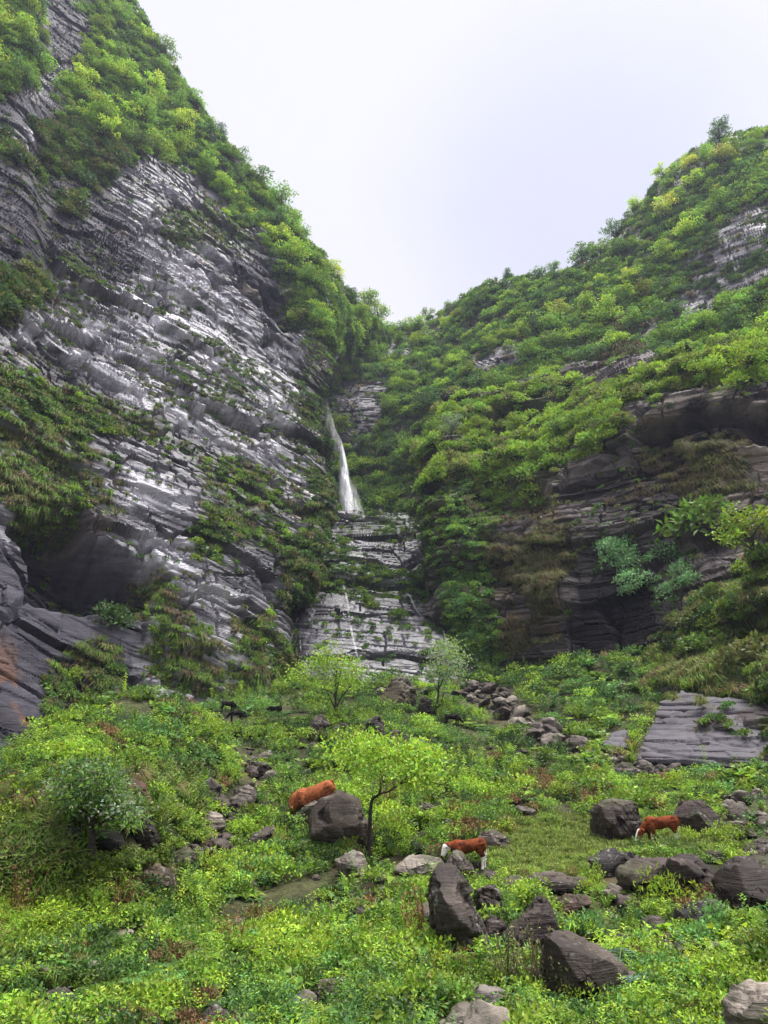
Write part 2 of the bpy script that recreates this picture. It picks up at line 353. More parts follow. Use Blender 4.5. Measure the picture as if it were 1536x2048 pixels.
vg = np.clip(L['forest'] + 0.8 * L['shrub'] + 0.7 * L['grass'] + 0.8 * L['vine'], 0, 1)
c = mix(c, mix(np.broadcast_to(MOSS, c.shape), SOILC, smooth(-.2, .3, fbm(L['G'] * .5, 3, 33))), vg * smooth(-0.5, 0.1, fbm(L['G'] * 0.4, 3, 34) + 0.25))
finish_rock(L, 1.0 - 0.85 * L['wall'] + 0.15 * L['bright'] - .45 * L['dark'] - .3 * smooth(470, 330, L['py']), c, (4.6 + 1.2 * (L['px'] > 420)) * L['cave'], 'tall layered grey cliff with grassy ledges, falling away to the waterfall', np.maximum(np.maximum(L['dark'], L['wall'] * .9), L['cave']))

# upper hills
B = make_rock('hill', BCOLS, 620, 460, [(4, 24, 0), (8, 60, -45)], unit(np.array([0.8, -0.6, 0.0])), [(4.5, 10, 1.3), (1.6, 5, 0.6), (0.6, 3, 0.3)], M_CLIFF, 12)
for k in ('rock', 'tan'): B[k] = zone(B['px'], B['py'], Z['B_' + k], 16, B['jit'])
c = mix(rockcol(B['G'], 41, (0.03, 0.045, 0.018), (0.06, 0.075, 0.03)), (0.16, 0.15, 0.07), B['tan'])
rc = rockcol(B['G'], 42, (0.04, 0.038, 0.05), (0.15, 0.14, 0.15)); c = mix(c, rc, B['rock'])
finish_rock(B, 0.6 + 0.5 * B['rock'], c, None, 'wooded hills closing the gorge above the waterfall')

# right cliff
D = make_rock('cliff_terrain', DCOLS, 560, 720, [(2, 22, -8)], unit(np.array([0.75, -0.66, 0.0])), [(3.6, 8, 1.0), (1.4, 3.5, 0.6), (0.5, 1.8, 0.32), (0.22, 1.1, 0.14)], M_DRY, 13)
D['fac'] = 1.5
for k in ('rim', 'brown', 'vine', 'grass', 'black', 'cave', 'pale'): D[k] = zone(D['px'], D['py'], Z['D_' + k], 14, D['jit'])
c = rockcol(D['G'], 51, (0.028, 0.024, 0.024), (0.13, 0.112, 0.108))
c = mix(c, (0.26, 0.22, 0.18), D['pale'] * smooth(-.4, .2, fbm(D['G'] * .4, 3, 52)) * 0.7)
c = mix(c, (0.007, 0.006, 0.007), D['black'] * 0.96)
c = mix(c, (0.09, 0.065, 0.03), D['brown'] * smooth(-.3, .3, fbm(D['G'] * .5, 3, 53)) * 0.7)
vg = np.clip(D['rim'] + 0.8 * D['vine'] + D['grass'], 0, 1)
c = mix(c, (0.045, 0.055, 0.018), vg * smooth(-0.5, 0.1, fbm(D['G'] * 0.4, 3, 54) + 0.25))
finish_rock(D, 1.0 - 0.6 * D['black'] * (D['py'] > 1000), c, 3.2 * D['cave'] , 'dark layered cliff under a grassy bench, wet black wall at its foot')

# washed slabs under the fall
S = make_rock('slab_terrain', SCOLS, 420, 560, [(0, 20, 2)], unit(np.array([1.0, 0.1, 0.0])), [(3.2, 8, 1.0), (1.2, 5.5, 0.5), (0.45, 3.2, 0.2), (0.2, 1.6, 0.07)], M_SLAB, 14, 0.7)
S['fac'] = .8; S['green'] = zone(S['px'], S['py'], Z['S_green'], 14, S['jit'])
c = rockcol(S['G'], 61, (0.027, 0.025, 0.03), (0.075, 0.071, 0.082)); c = mix(c, MOSS, S['green'] * 0.7)
low = smooth(1230, 1270, S['py'])
finish_rock(S, 1.0 - 0.6 * low, c, None, 'wet grey rock steps washed by the stream below the waterfall')

# ---------------------------------------------------------------- ground: talus fan with a knoll, one sheet
GPTS = [(768,2048,12),(768,1900,15.5),(768,1750,21.5),(768,1640,27.5),(768,1572,32),(768,1490,40),(770,1418,49),(790,1385,55),
 (1100,2048,12),(1100,1900,15),(1100,1750,20.5),(1100,1640,26.5),(1100,1540,34),(1100,1450,44),(1050,1390,53),(1000,1362,60),(1150,1330,57),(1250,1400,48),(1250,1320,54),(1180,1460,43),
 (1450,2048,11.5),(1500,1900,14.5),(1450,1750,20),(1450,1640,26),(1420,1560,32),(1360,1530,36),(1300,1600,29),(1300,1800,18),(1300,1950,13.8),
 (1800,1900,13),(1800,1700,20),(1800,1600,25),
 (450,2048,12),(450,1900,15.5),(450,1760,21),(480,1640,27),(520,1540,34),(560,1440,44),(590,1418,51),(640,1415,52),(450,1425,46),(385,1425,36.5),(430,1480,37),(455,1540,31),(660,1460,42),
 (100,2048,12),(100,1900,15.5),(60,1850,17),(200,1830,18),(320,1800,19.1),(400,1710,23),(430,1620,27),(300,1690,20.3),(200,1690,19.0),
 (200,1600,20.3),(200,1540,22.5),(100,1690,18.6),(300,1600,21.8),(100,1540,22),(100,1600,20.0),(300,1500,26.3),(300,1398,31),(200,1425,28.5),(120,1495,24.6),(50,1590,20.3),(10,1700,18.8),(0,1800,17.8),(-60,1700,18.5),(-100,1620,20),(-300,1750,17),(-300,1600,20)]
gp = [tuple(W(*g)) for g in GPTS]
gp += [(0,0,-1.7),(0,5,-2.7),(12,4,-2.7),(-12,4,-2.7),(0,8.5,-3.05),(30,2,-2),(-30,2,-2),(40,14,0),(-40,14,1),(0,-12,-2.0),(40,-12,-1),(-40,-12,-1),(45,40,9),(-45,45,2),(-15,26,-.8),(-17,30,-.8),(-19,36,-.5),(-22,40,0),(-30,30,-.5),(-30,42,.5),(-20,44,1.2),(-10.5,38,1.6),(-15,45,2.6),(-12.5,50,4.4),(0,-40,4),(50,-45,5),(-50,-45,5),(-10,72,13),(15,72,13),(40,70,18),(-40,70,16),(0,110,26),(60,110,30),(-60,110,30)]
gp = np.array(gp)
def tps_fit(P, z, lam=0.02):
    d = np.hypot(P[:, None, 0] - P[None, :, 0], P[:, None, 1] - P[None, :, 1]); K = np.where(d > 0, d * d * np.log(d + 1e-9), 0) + lam * np.eye(len(P)) * 10
    A = np.concatenate([np.ones((len(P), 1)), P], 1); n = len(P)
    Mx = np.zeros((n + 3, n + 3)); Mx[:n, :n] = K; Mx[:n, n:] = A; Mx[n:, :n] = A.T
    return np.linalg.solve(Mx, np.concatenate([z, np.zeros(3)]))
gw = tps_fit(gp[:, :2], gp[:, 2])
def ground_raw(x, y):
    sh = np.shape(x); x = np.ravel(x); y = np.ravel(y); r = np.empty(len(x))
    for s in range(0, len(x), 20000):
        xs, ys = x[s:s + 20000], y[s:s + 20000]
        d = np.hypot(xs[:, None] - gp[None, :, 0], ys[:, None] - gp[None, :, 1])
        r[s:s + 20000] = (np.where(d > 0, d * d * np.log(d + 1e-9), 0) @ gw[:len(gp)]) + gw[-3] + gw[-2] * xs + gw[-1] * ys
    p = np.stack([x, y, x * 0], -1)
    fade = smooth(4, 12, y)
    r = r + fade * (0.26 * fbm(p * 0.28, 4, 91) + 0.10 * fbm(p * 1.3, 3, 92)) + (1 - smooth(-30, -5, y)) * 0.6 * fbm(p * .1, 3, 93)
    return r.reshape(sh)
gx = np.concatenate([np.linspace(-160, -46, 24), np.arange(-44, 46, 0.16), np.linspace(48, 160, 24)])
gy = np.concatenate([np.linspace(-140, 5, 60), np.arange(6, 72, 0.14), np.linspace(74, 175, 30)])
GX, GY = np.meshgrid(gx, gy); GZ = ground_raw(GX, GY)
far = smooth(60, 160, np.hypot(GX, np.minimum(GY, 0) * 1.0)); GZ = np.minimum(GZ, 60) + 0 * far
def ground(x, y):
    i = np.clip(np.searchsorted(gx, x) - 1, 0, len(gx) - 2); j = np.clip(np.searchsorted(gy, y) - 1, 0, len(gy) - 2)
    fx = np.clip((x - gx[i]) / (gx[i + 1] - gx[i]), 0, 1); fy = np.clip((y - gy[j]) / (gy[j + 1] - gy[j]), 0, 1)
    return (GZ[j, i] * (1 - fx) + GZ[j, i + 1] * fx) * (1 - fy) + (GZ[j + 1, i] * (1 - fx) + GZ[j + 1, i + 1] * fx) * fy
def gnorm(x, y, e=0.4):
    return unit(np.stack([-(ground(x + e, y) - ground(x - e, y)) / (2 * e), -(ground(x, y + e) - ground(x, y - e)) / (2 * e), np.ones(np.shape(x))], -1))
GT = np.concatenate([np.arange(8, 70, 0.12)])
def gpix(px, py):
    """where the line of sight through a surveyed bearing meets the ground"""
    px = np.atleast_1d(np.asarray(px, float)); py = np.atleast_1d(np.asarray(py, float))
    r = ray(px, py); r = r / r[:, 1:2]; hit = np.full(len(px), np.nan)
    for y in GT:
        open_ = np.isnan(hit)
        if not open_.any(): break
        k = np.where(open_)[0]
        under = r[k, 2] * y < ground(r[k, 0] * y, np.full(len(k), y))
        hit[k[under]] = y
    p = r * hit[:, None]; ok = ~np.isnan(hit)
    p[ok, 2] = ground(p[ok, 0], p[ok, 1])
    return p, ok
P3 = np.stack([GX, GY, GZ], -1)
gc = mix(rockcol(P3 * 3, 95, (0.022, 0.026, 0.010), (0.05, 0.052, 0.02)), (0.065, 0.05, 0.026), smooth(.15, .45, fbm(P3 * .6, 3, 96)))
gme = np_mesh('ground', P3.reshape(-1, 3), grid_faces(len(gy), len(gx)), gc.reshape(-1, 3), True, (M_SOIL,))
tag(link('ground', gme), 'rising ground of damp soil under the low plants', None, None, 'structure')
# ---------------------------------------------------------------- plants
def leafset(P, D, Nn, Lg, Wd, droop=0.15):
    """one quad per leaf: base, two shoulders, tip -> (n, 4, 3)"""
    D = unit(D); S = unit(np.cross(D, Nn)); U = np.cross(S, D); Lg = Lg[:, None]; Wd = Wd[:, None]
    return np.stack([P, P + D * Lg * 0.45 + S * Wd * 0.5 + U * Wd * 0.12, P + D * Lg - U * Lg * droop, P + D * Lg * 0.45 - S * Wd * 0.5 + U * Wd * 0.12], 1)
def rdir(n, up=0.0, rng=RNG):
    v = rng.normal(size=(n, 3)); v = unit(v); v[:, 2] += up; return unit(v)
class Proto:
    def __init__(s, v, c): s.v = v; s.c = c                         # v (n,4,3), c (n,3) colour factors
def vary(n, amt=0.25, rng=RNG):
    b = 1 + amt * rng.normal(size=(n, 1)); h = 1 + 0.10 * rng.normal(size=(n, 3)); return np.clip(b * h, 0.35, 1.9)
def p_herb(nst=7, per=7, h=0.45, leaf=0.1, spread=0.35, narrow=0.55):
    V, Cc = [], []
    for _ in range(nst):
        a = RNG.uniform(0, 6.28); r = RNG.uniform(0, spread); base = np.array([math.cos(a) * r * .3, math.sin(a) * r * .3, 0]); tip = np.array([math.cos(a) * r, math.sin(a) * r, h * RNG.uniform(.55, 1.1)])
        t = np.sqrt(np.linspace(0.15, 1, per)); P = base + (tip - base) * t[:, None]; an = RNG.uniform(0, 6.28) + np.arange(per) * 2.4
        D = np.stack([np.cos(an), np.sin(an), RNG.uniform(0.05, .7, per)], -1)
        V.append(leafset(P, D, np.tile([0, 0, 1.0], (per, 1)) + 0.3 * RNG.normal(size=(per, 3)), leaf * RNG.uniform(.7, 1.3, per), leaf * narrow * RNG.uniform(.8, 1.2, per)))
        Cc.append(vary(per, .15) * (0.8 + 0.3 * t[:, None]) * RNG.uniform(.8, 1.2))
    return Proto(np.concatenate(V), np.concatenate(Cc))
def p_tuft(nb=22, h=0.5, w=0.02, lean=0.6, fall=0.5):
    V, Cc = [], []
    a = RNG.uniform(0, 6.28, nb); l = h * RNG.uniform(.6, 1.15, nb); ln = lean * RNG.uniform(.3, 1.2, nb)
    o = np.stack([np.cos(a), np.sin(a), 0 * a], -1); s = np.stack([-np.sin(a), np.cos(a), 0 * a], -1); z = np.array([0, 0, 1.0])
    p0 = o * 0.05 * h; p1 = p0 + (o * ln[:, None] * .45 + z * .6) * l[:, None]; p2 = p1 + (o * ln[:, None] * .7 + z * (.35 - fall * ln[:, None])) * l[:, None] * .6
    ww = w * RNG.uniform(.7, 1.3, nb)[:, None]
    V.append(np.stack([p0 - s * ww * .6, p0 + s * ww * .6, p1 + s * ww * .5, p1 - s * ww * .5], 1)); V.append(np.stack([p1 - s * ww * .5, p1 + s * ww * .5, p2 + s * ww * .08, p2 - s * ww * .08], 1))
    cv = vary(nb, .2); Cc = [cv * 0.9, cv * 1.1]
    return Proto(np.concatenate(V), np.concatenate(Cc))
def p_fern(nf=8, L=0.7, pin=13, w=0.16, rise=0.75):
    V, Cc = [], []
    for k in range(nf):
        a = k * 6.283 / nf + RNG.normal() * .25; o = np.array([math.cos(a), math.sin(a), 0]); s = np.array([-math.sin(a), math.cos(a), 0]); l = L * RNG.uniform(.75, 1.1)
        t = np.linspace(0.08, 1, pin); P = o * (t * l * .85)[:, None] + np.array([0, 0, 1.0]) * (l * (rise * t - .62 * t ** 2.2))[:, None]
        ln = l * w * 1.9 * np.sin(np.clip(t * 2.9 + .25, 0, 3.05)) + 0.01
        for sg in (1, -1):
            D = s * sg + o * .45 + np.array([0, 0, -.12]); V.append(leafset(P, np.tile(D, (pin, 1)), np.tile([0, 0, 1.0], (pin, 1)), ln, np.full(pin, l * .055), .1)); Cc.append(vary(pin, .1))
        st = np.stack([P[:-1] - s * .006, P[:-1] + s * .006, P[1:] + s * .006, P[1:] - s * .006], 1); V.append(st); Cc.append(vary(pin - 1, .05) * .8)
    return Proto(np.concatenate(V), np.concatenate(Cc))
def p_clump(n=110, r=0.5, flat=0.7, leaf=0.12, narrow=0.6, lumps=6, updir=0.5):
    """rounded leafy bush: several lumps, leaves facing outward"""
    cen = unit(RNG.normal(size=(lumps, 3))) * r * 0.55 * RNG.uniform(.4, 1, (lumps, 1)); cen[:, 2] = np.abs(cen[:, 2]) * flat + r * .25
    k = RNG.integers(0, lumps, n); d = rdir(n, .35); d[:, 2] = np.where(d[:, 2] < -.3, -d[:, 2], d[:, 2]); P = cen[k] + d * (r * .5 * RNG.uniform(.35, 1.05, n) ** .6)[:, None] * np.array([1, 1, flat]); P[:, 2] = np.maximum(P[:, 2], 0.02 * r)
    D = unit(d + 0.8 * RNG.normal(size=(n, 3)) + np.array([0, 0, updir * .4])); Nn = unit(d + np.array([0, 0, .8]) + .4 * RNG.normal(size=(n, 3)))
    lc = RNG.uniform(.78, 1.22, lumps)
    return Proto(leafset(P, D, Nn, leaf * RNG.uniform(.65, 1.3, n), leaf * narrow * RNG.uniform(.8, 1.2, n)), vary(n, .16) * lc[k][:, None])
def p_twig(n=60, h=0.6, leaf=0.05):
    V, Cc = [], []
    for _ in range(18):
        a = RNG.uniform(0, 6.28); tip = np.array([math.cos(a) * h * .6 * RNG.random(), math.sin(a) * h * .6 * RNG.random(), h * RNG.uniform(.5, 1.1)]); s = np.array([-math.sin(a), math.cos(a), 0]) * .008
        b = np.array([tip[0] * .15, tip[1] * .15, 0]); m = (b + tip) / 2 + RNG.normal(size=3) * .05 * h
        V.append(np.array([[b - s, b + s, m + s, m - s], [m - s, m + s, tip + s * .4, tip - s * .4]])); Cc.append(np.tile([.55, .45, .4], (2, 1)))
        k = n // 18; t = RNG.uniform(.3, 1, k)[:, None]; P = b + (tip - b) * t; V.append(leafset(P, rdir(k, .3), rdir(k, .6), leaf * RNG.uniform(.6, 1.4, k), leaf * .5 * np.ones(k))); Cc.append(vary(k, .25))
    return Proto(np.concatenate(V), np.concatenate(Cc))
class Bag:
    def __init__(s): s.v = []; s.c = []
    def put(s, pr, pos, scale, tint, up=None, yaw=None, zs=None):
        m = len(pos)
        if m == 0: return s
        yaw = RNG.uniform(0, 6.283, m) if yaw is None else yaw
        up = np.tile([0, 0, 1.0], (m, 1)) if up is None else unit(up)
        ax = unit(np.cross(np.stack([-np.sin(yaw), np.cos(yaw), 0 * yaw], -1), up) + 1e-6); ay = np.cross(up, ax)
        R = np.stack([ax, ay, up], -1) * np.asarray(scale, float).reshape(-1, 1, 1)
        if zs is not None: R[:, :, 2] *= np.asarray(zs).reshape(-1, 1)
        v = np.einsum('mij,nkj->mnki', R, pr.v) + pos[:, None, None, :]
        c = pr.c[None, :, :] * np.asarray(tint, float).reshape(m, 1, 3)
        s.v.append(v.reshape(-1, 4, 3).astype(np.float32)); s.c.append(c.reshape(-1, 3).astype(np.float32)); return s
    def mesh(s, name, mat):
        v = np.concatenate(s.v); c = np.clip(np.concatenate(s.c), 0.004, 0.75); n = len(v)
        return np_mesh(name, v.reshape(-1, 3), np.arange(n * 4).reshape(n, 4), np.repeat(c, 4, 0), False, (mat,))
    def build(s, name, mat, label=None, kind='stuff'):
        if not s.v: return None
        o = link(name, s.mesh(name, mat)); tag(o, label, None, None, kind); return o
BRIGHT = np.array([0.245, 0.375, 0.036]); MID = np.array([0.140, 0.248, 0.032]); DARK = np.array([0.060, 0.125, 0.026]); BLUE = np.array([0.115, 0.245, 0.06]); OLIVE = np.array([0.18, 0.205, 0.055])
STRAW = np.array([0.27, 0.215, 0.10]); LIME = np.array([0.34, 0.47, 0.04]); RUST = np.array([0.15, 0.09, 0.042]); SAGE = np.array([0.20, 0.26, 0.15])
HERBS = [p_herb(9, 9, .36, .075, .34, .6), p_herb(11, 7, .28, .085, .38, .75), p_herb(8, 11, .42, .08, .28, .38), p_herb(10, 8, .32, .065, .36, .5)]
BIGLEAF = [p_herb(7, 4, .30, .17, .36, .95), p_herb(9, 3, .24, .20, .40, .9)]
TALL = [p_herb(5, 14, .8, .075, .22, .35), p_herb(6, 12, .7, .06, .25, .45)]
TUFTS = [p_tuft(22, .5, .022, .6, .5), p_tuft(26, .42, .02, .9, .7)]
FERNS = [p_fern(8, .7), p_fern(7, .62, 12, .18)]
CLUMPS = [p_clump(150, .5, .7, .075), p_clump(160, .55, .6, .07, .55, 7), p_clump(130, .5, .85, .085, .7, 6)]
TWIGS = [p_twig(), p_twig(72, .5)]
def pickpx(n, x0, x1, y0, y1):
    px = RNG.uniform(x0, x1, n); py = RNG.uniform(y0, y1, n); p, ok = gpix(px, py); return px[ok], py[ok], p[ok]
BARE = [  # stony places where little grows: (outline, how bare)
 ([(900,1370),(1000,1380),(1060,1440),(1120,1475),(1190,1510),(1170,1530),(1080,1500),(1030,1460),(960,1420),(900,1400)], .85),
 ([(1190,1520),(1370,1540),(1370,1565),(1220,1560)], .8), ([(1460,1600),(1600,1590),(1600,1690),(1450,1680)], .6),
 ([(470,1490),(545,1495),(520,1600),(480,1640),(430,1720),(390,1710),(440,1620),(470,1560)], .55), ([(740,1350),(850,1370),(860,1410),(740,1410)], .4),
 ([(185,1620),(300,1600),(330,1700),(280,1740),(180,1720)], .7), ([(1060,1650),(1230,1680),(1240,1700),(1060,1720)], .35)]
def bare(px, py, jit=0):
    b = np.zeros(len(px))
    for pl, s in BARE: b = np.maximum(b, s * smooth(-14, 14, pdist(px, py, pl) + jit))
    return b
# --- growth on the cliffs
def on_rock(R, mask, n, front=0.02, inner=True, ledge=0.0):
    V, Nn, px, py = R['V'], R['N'], R['px'], R['py']
    w_ = mask * ((px > -350) & (px < 1900) & (py > -300) & (py < 1700)) * (((Nn * unit(-V)).sum(-1)) > front)
    du = np.linalg.norm(np.gradient(V, axis=0), axis=-1) * np.linalg.norm(np.gradient(V, axis=1), axis=-1)
    w_ = w_ * du / (R['dd'] ** 2 + 1)
    if ledge: w_ = w_ * (1e-3 + smooth(ledge, ledge + .35, Nn[..., 2]))
    w_ = w_.ravel(); s = w_.sum()
    if s <= 0: return None
    idx = RNG.choice(len(w_), n, p=w_ / s)
    return V.reshape(-1, 3)[idx], unit(R['N0'].reshape(-1, 3)[idx]), px.ravel()[idx], py.ravel()[idx]
HANG = [p_tuft(46, .8, .03, 1.0, 1.0), p_tuft(40, .75, .034, .85, .9)]
VINE = [p_clump(60, .6, .5, .24, .75, 5, .3), p_clump(70, .65, .45, .22, .7, 6, .3)]
BUSH = [p_clump(150, .9, .8, .26, .6, 8), p_clump(170, .9, .9, .24, .55, 9), p_clump(130, .85, .7, .28, .65, 7)]
cg = Bag(); cv = Bag()
def put_grass(R, mask, n, s0, s1, cols, ledge=0.0):
    r = on_rock(R, mask, n, ledge=ledge)
    if r is None: return
    P, Nn, px, py = r; t = np.asarray(cols)[RNG.integers(0, len(cols), n)] * np.clip(1 + .25 * RNG.normal(size=(n, 1)), .45, 1.6); up = unit(Nn * .75 + np.array([0, 0, .7]))
    k = RNG.integers(0, 2, n)
    for i in range(2): m = k == i; cg.put(HANG[i], P[m], RNG.uniform(s0, s1, m.sum()), t[m], up[m])
def put_leaf(R, mask, n, s0, s1, cols, protos=None, ledge=0.0, lift=.75):
    r = on_rock(R, mask, n, ledge=ledge)
    if r is None: return
    protos = protos or VINE
    P, Nn, px, py = r; t = np.asarray(cols)[RNG.integers(0, len(cols), n)] * np.clip(1 + .22 * RNG.normal(size=(n, 1)), .45, 1.6); up = unit(Nn * lift + np.array([0, 0, .5]))
    k = RNG.integers(0, len(protos), n)
    for i in range(len(protos)): m = k == i; cv.put(protos[i], P[m], RNG.uniform(s0, s1, m.sum()), t[m], up[m])
nz = lambda R, f, s: smooth(-.15, .25, fbm(R['V'] * f, 3, s))
OD = OLIVE * .75
put_grass(L, L['grass'] * (.2 + nz(L, .25, 301)), 4200, .6, 1.3, [OD, MID * .9, MID * .75, STRAW * .6])
put_grass(L, L['strip'], 1500, .4, .85, [OD, MID * .9, STRAW * .6])
put_leaf(L, L['grass'] * nz(L, .2, 302), 1900, .5, 1.1, [MID * .9, DARK, BRIGHT * .75])
put_leaf(L, L['strip'] * nz(L, .3, 306), 420, .3, .7, [MID * .9, BRIGHT * .7])
put_leaf(L, L['vine'] * (.25 + nz(L, .25, 303)), 2600, .6, 1.4, [DARK, DARK * .8, MID * .7, OD * .8])
put_grass(L, L['vine'], 900, .7, 1.4, [OD, MID * .7])
put_leaf(L, (.12 + L['ledge']) * (1 - L['wall']) * nz(L, .16, 304), 2400, .35, .8, [DARK, MID * .7, OD * .8], ledge=.25)
put_grass(L, (.1 + L['ledge']) * (1 - L['wall']) * nz(L, .13, 305), 1900, .5, 1.0, [OD * .85, MID * .6], ledge=.2)
put_leaf(L, L['shrub'], 900, .8, 1.8, [MID * .8, DARK, OD], BUSH)
put_leaf(L, L['forest'], 2900, .9, 1.7, [MID * 1.15, DARK * 1.2, MID * 1.35, BRIGHT * 1.05], BUSH)
put_leaf(B, (1 - B['rock']) * (1 - .8 * B['tan']) * (.35 + nz(B, .1, 311)), 5800, .8, 1.9, [MID * 1.5, DARK * 1.6, DARK * 1.2, MID * 1.3, BRIGHT * 1.2], BUSH)
put_grass(B, B['tan'] + .15, 1500, 1.2, 2.2, [STRAW * .7, OLIVE, OD])
put_leaf(B, B['rock'] * nz(B, .2, 312), 300, .6, 1.3, [DARK, MID * .7], BUSH)
put_leaf(D, D['rim'] * (.4 + nz(D, .2, 321)), 2000, .7, 1.6, [BRIGHT * 1.25, MID * 1.5, BRIGHT * 1.1, OLIVE * 1.3], BUSH)
put_grass(D, D['brown'] * (.04 + nz(D, .35, 322)), 2300, .6, 1.3, [STRAW * .55, OD, STRAW * .4, OD * .8], ledge=.0)
put_leaf(D, D['vine'] * (.3 + nz(D, .25, 323)), 2600, .5, 1.1, [DARK * 1.4, DARK, MID, MID * 1.2])
SL = zone(D['px'], D['py'], [[(1270,1395),(1330,1370),(1420,1385),(1600,1420),(1700,1440),(1700,1540),(1260,1540)]], 12); D['grass'] = D['grass'] * (1 - SL)
put_leaf(D, D['grass'] * nz(D, .25, 326), 420, .5, 1.0, [MID, OD * 1.2, DARK * 1.2, BRIGHT * .9], BUSH)
put_leaf(D, D['grass'] * (.3 + nz(D, .3, 324)), 1000, .45, 1.0, [MID * 1.1, OD * 1.2, DARK, BRIGHT * .8])
put_grass(D, D['grass'] * (.15 + nz(D, .35, 327)), 2500, .6, 1.2, [OD * 1.5, STRAW * .95, MID * 1.1, OLIVE * 1.2])
put_leaf(D, (1 - D['black']) * nz(D, .2, 325) * (D['px'] > 990), 1500, .3, .8, [DARK, MID * .8, OD], ledge=.12)
put_leaf(S, smooth(830, 900, S['px']) * (S['py'] < 1360), 420, .5, 1.1, [MID * .8, DARK, MID])
put_leaf(S, S['green'] * (.3 + nz(S, .3, 331)), 700, .5, 1.2, [MID * .85, DARK, BRIGHT * .55])
put_leaf(S, nz(S, .25, 332) * (S['py'] < 1330), 260, .35, .8, [MID * .85, DARK], ledge=.15)
cg.build('hanging_grass', M_GRASSLEAF, 'grass hanging from the ledges of the cliffs')
cv.build('cliff_vegetation', M_LEAF, 'creepers and low scrub clothing ledges and hill slopes')
# ---------------------------------------------------------------- boulders
def remeshed(bm, voxel, smooth_it=2):
    me = bpy.data.meshes.new('tmp'); bm.to_mesh(me); bm.free()
    o = bpy.data.objects.new('tmp', me); C.objects.link(o)
    m = o.modifiers.new('r', 'REMESH'); m.mode = 'VOXEL'; m.voxel_size = voxel
    if smooth_it: s = o.modifiers.new('s', 'SMOOTH'); s.factor = .5; s.iterations = smooth_it
    dg = bpy.context.evaluated_depsgraph_get(); ev = o.evaluated_get(dg); r = bpy.data.meshes.new_from_object(ev)
    bpy.data.objects.remove(o); bpy.data.meshes.remove(me)
    n = len(r.vertices); v = np.empty(n * 3, np.float32); r.vertices.foreach_get('co', v); v = v.reshape(-1, 3).astype(float)
    nn = np.empty(n * 3, np.float32); r.vertex_normals.foreach_get('vector', nn)
    f = np.array([list(p.vertices) for p in r.polygons], np.int32); bpy.data.meshes.remove(r)
    return v, nn.reshape(-1, 3).astype(float), f
def hull_bm(pts):
    bm = bmesh.new()
    for p in pts: bm.verts.new(p)
    r = bmesh.ops.convex_hull(bm, input=bm.verts)
    bmesh.ops.delete(bm, geom=list({g for g in r['geom_interior'] + r['geom_unused'] if isinstance(g, bmesh.types.BMVert)}), context='VERTS')
    return bm
RK = 0; CLEAR = []
def weather(v, nn, size, bedn, base, speck=1.0, moss=0.3, rough=1.0, shard=1.0, cuts=0):
    global RK; RK += 1; s = 500 + RK
    q = v / size; o = s * 3.1
    d = .013 * fbm(q * 2.2 + o, 4, s) + .012 * fbm(q * 9 + o, 3, s + 1)
    b = q @ bedn + .05 * fbm(q * 1.5 + o, 2, s + 2); i = np.floor(b / .085); f = b / .085 - i
    d += .03 * (h3(i, i * 0, i * 0, s) - .5) - .016 * smooth(.82, 1, f) * (h3(i, i * 0 + 1, i * 0, s) > .45)
    cr = np.abs(vnoise(q * 1.6 + o, s + 3)); d -= .022 * (1 - smooth(0, .04, cr))
    w = vnoise(q * 2.6 + o * 2, s + 8); fa, ft = facets(q + o, .42, .024, .16, s + 9, 1.2); fb, _ = facets(q + o, .17, .007, .10, s + 19, 1.2); d += (fa + fb) * shard; d += .012 * (smooth(.08, .13, w) - .5)      # spalled faces
    V = v + nn * (d * size * rough)[:, None]
    if cuts:                                                        # flat broken faces
        r_ = np.random.default_rng(s); m_ = V.mean(0)
        for _ in range(cuts):
            pn = unit(r_.normal(size=3) + np.array([0, -.5, .35])); t_ = (V - m_) @ pn; q9 = np.quantile(t_, r_.uniform(.93, .99)); over = np.maximum(t_ - q9, 0); V = V - over[:, None] * pn * .93
    base = np.asarray(base, float)
    t = smooth(-.35, .35, fbm(q * np.array([1, 1, 1]) * 2.5 + o, 4, s + 4)); c = base * (.62 + .75 * t[:, None])
    lam = smooth(-.3, .3, fbm(np.stack([q @ bedn * 14, q[:, 0] * 1.5, q[:, 1] * 1.5], -1) + o, 2, s + 5)); c = c * (.85 + .3 * lam[:, None])
    li = smooth(.30, .44, fbm(v * 13 + o, 2, s + 6)) * smooth(-.1, .3, fbm(v * 2.2 + o, 2, s + 16)); c = mix(c, (.20, .19, .17), li * .8 * speck)
    mo = smooth(.1, .4, fbm(q * 2 + o, 3, s + 7)) * smooth(.2, .8, nn[:, 2]); c = mix(c, (.07, .085, .025), mo * moss)
    return V, c
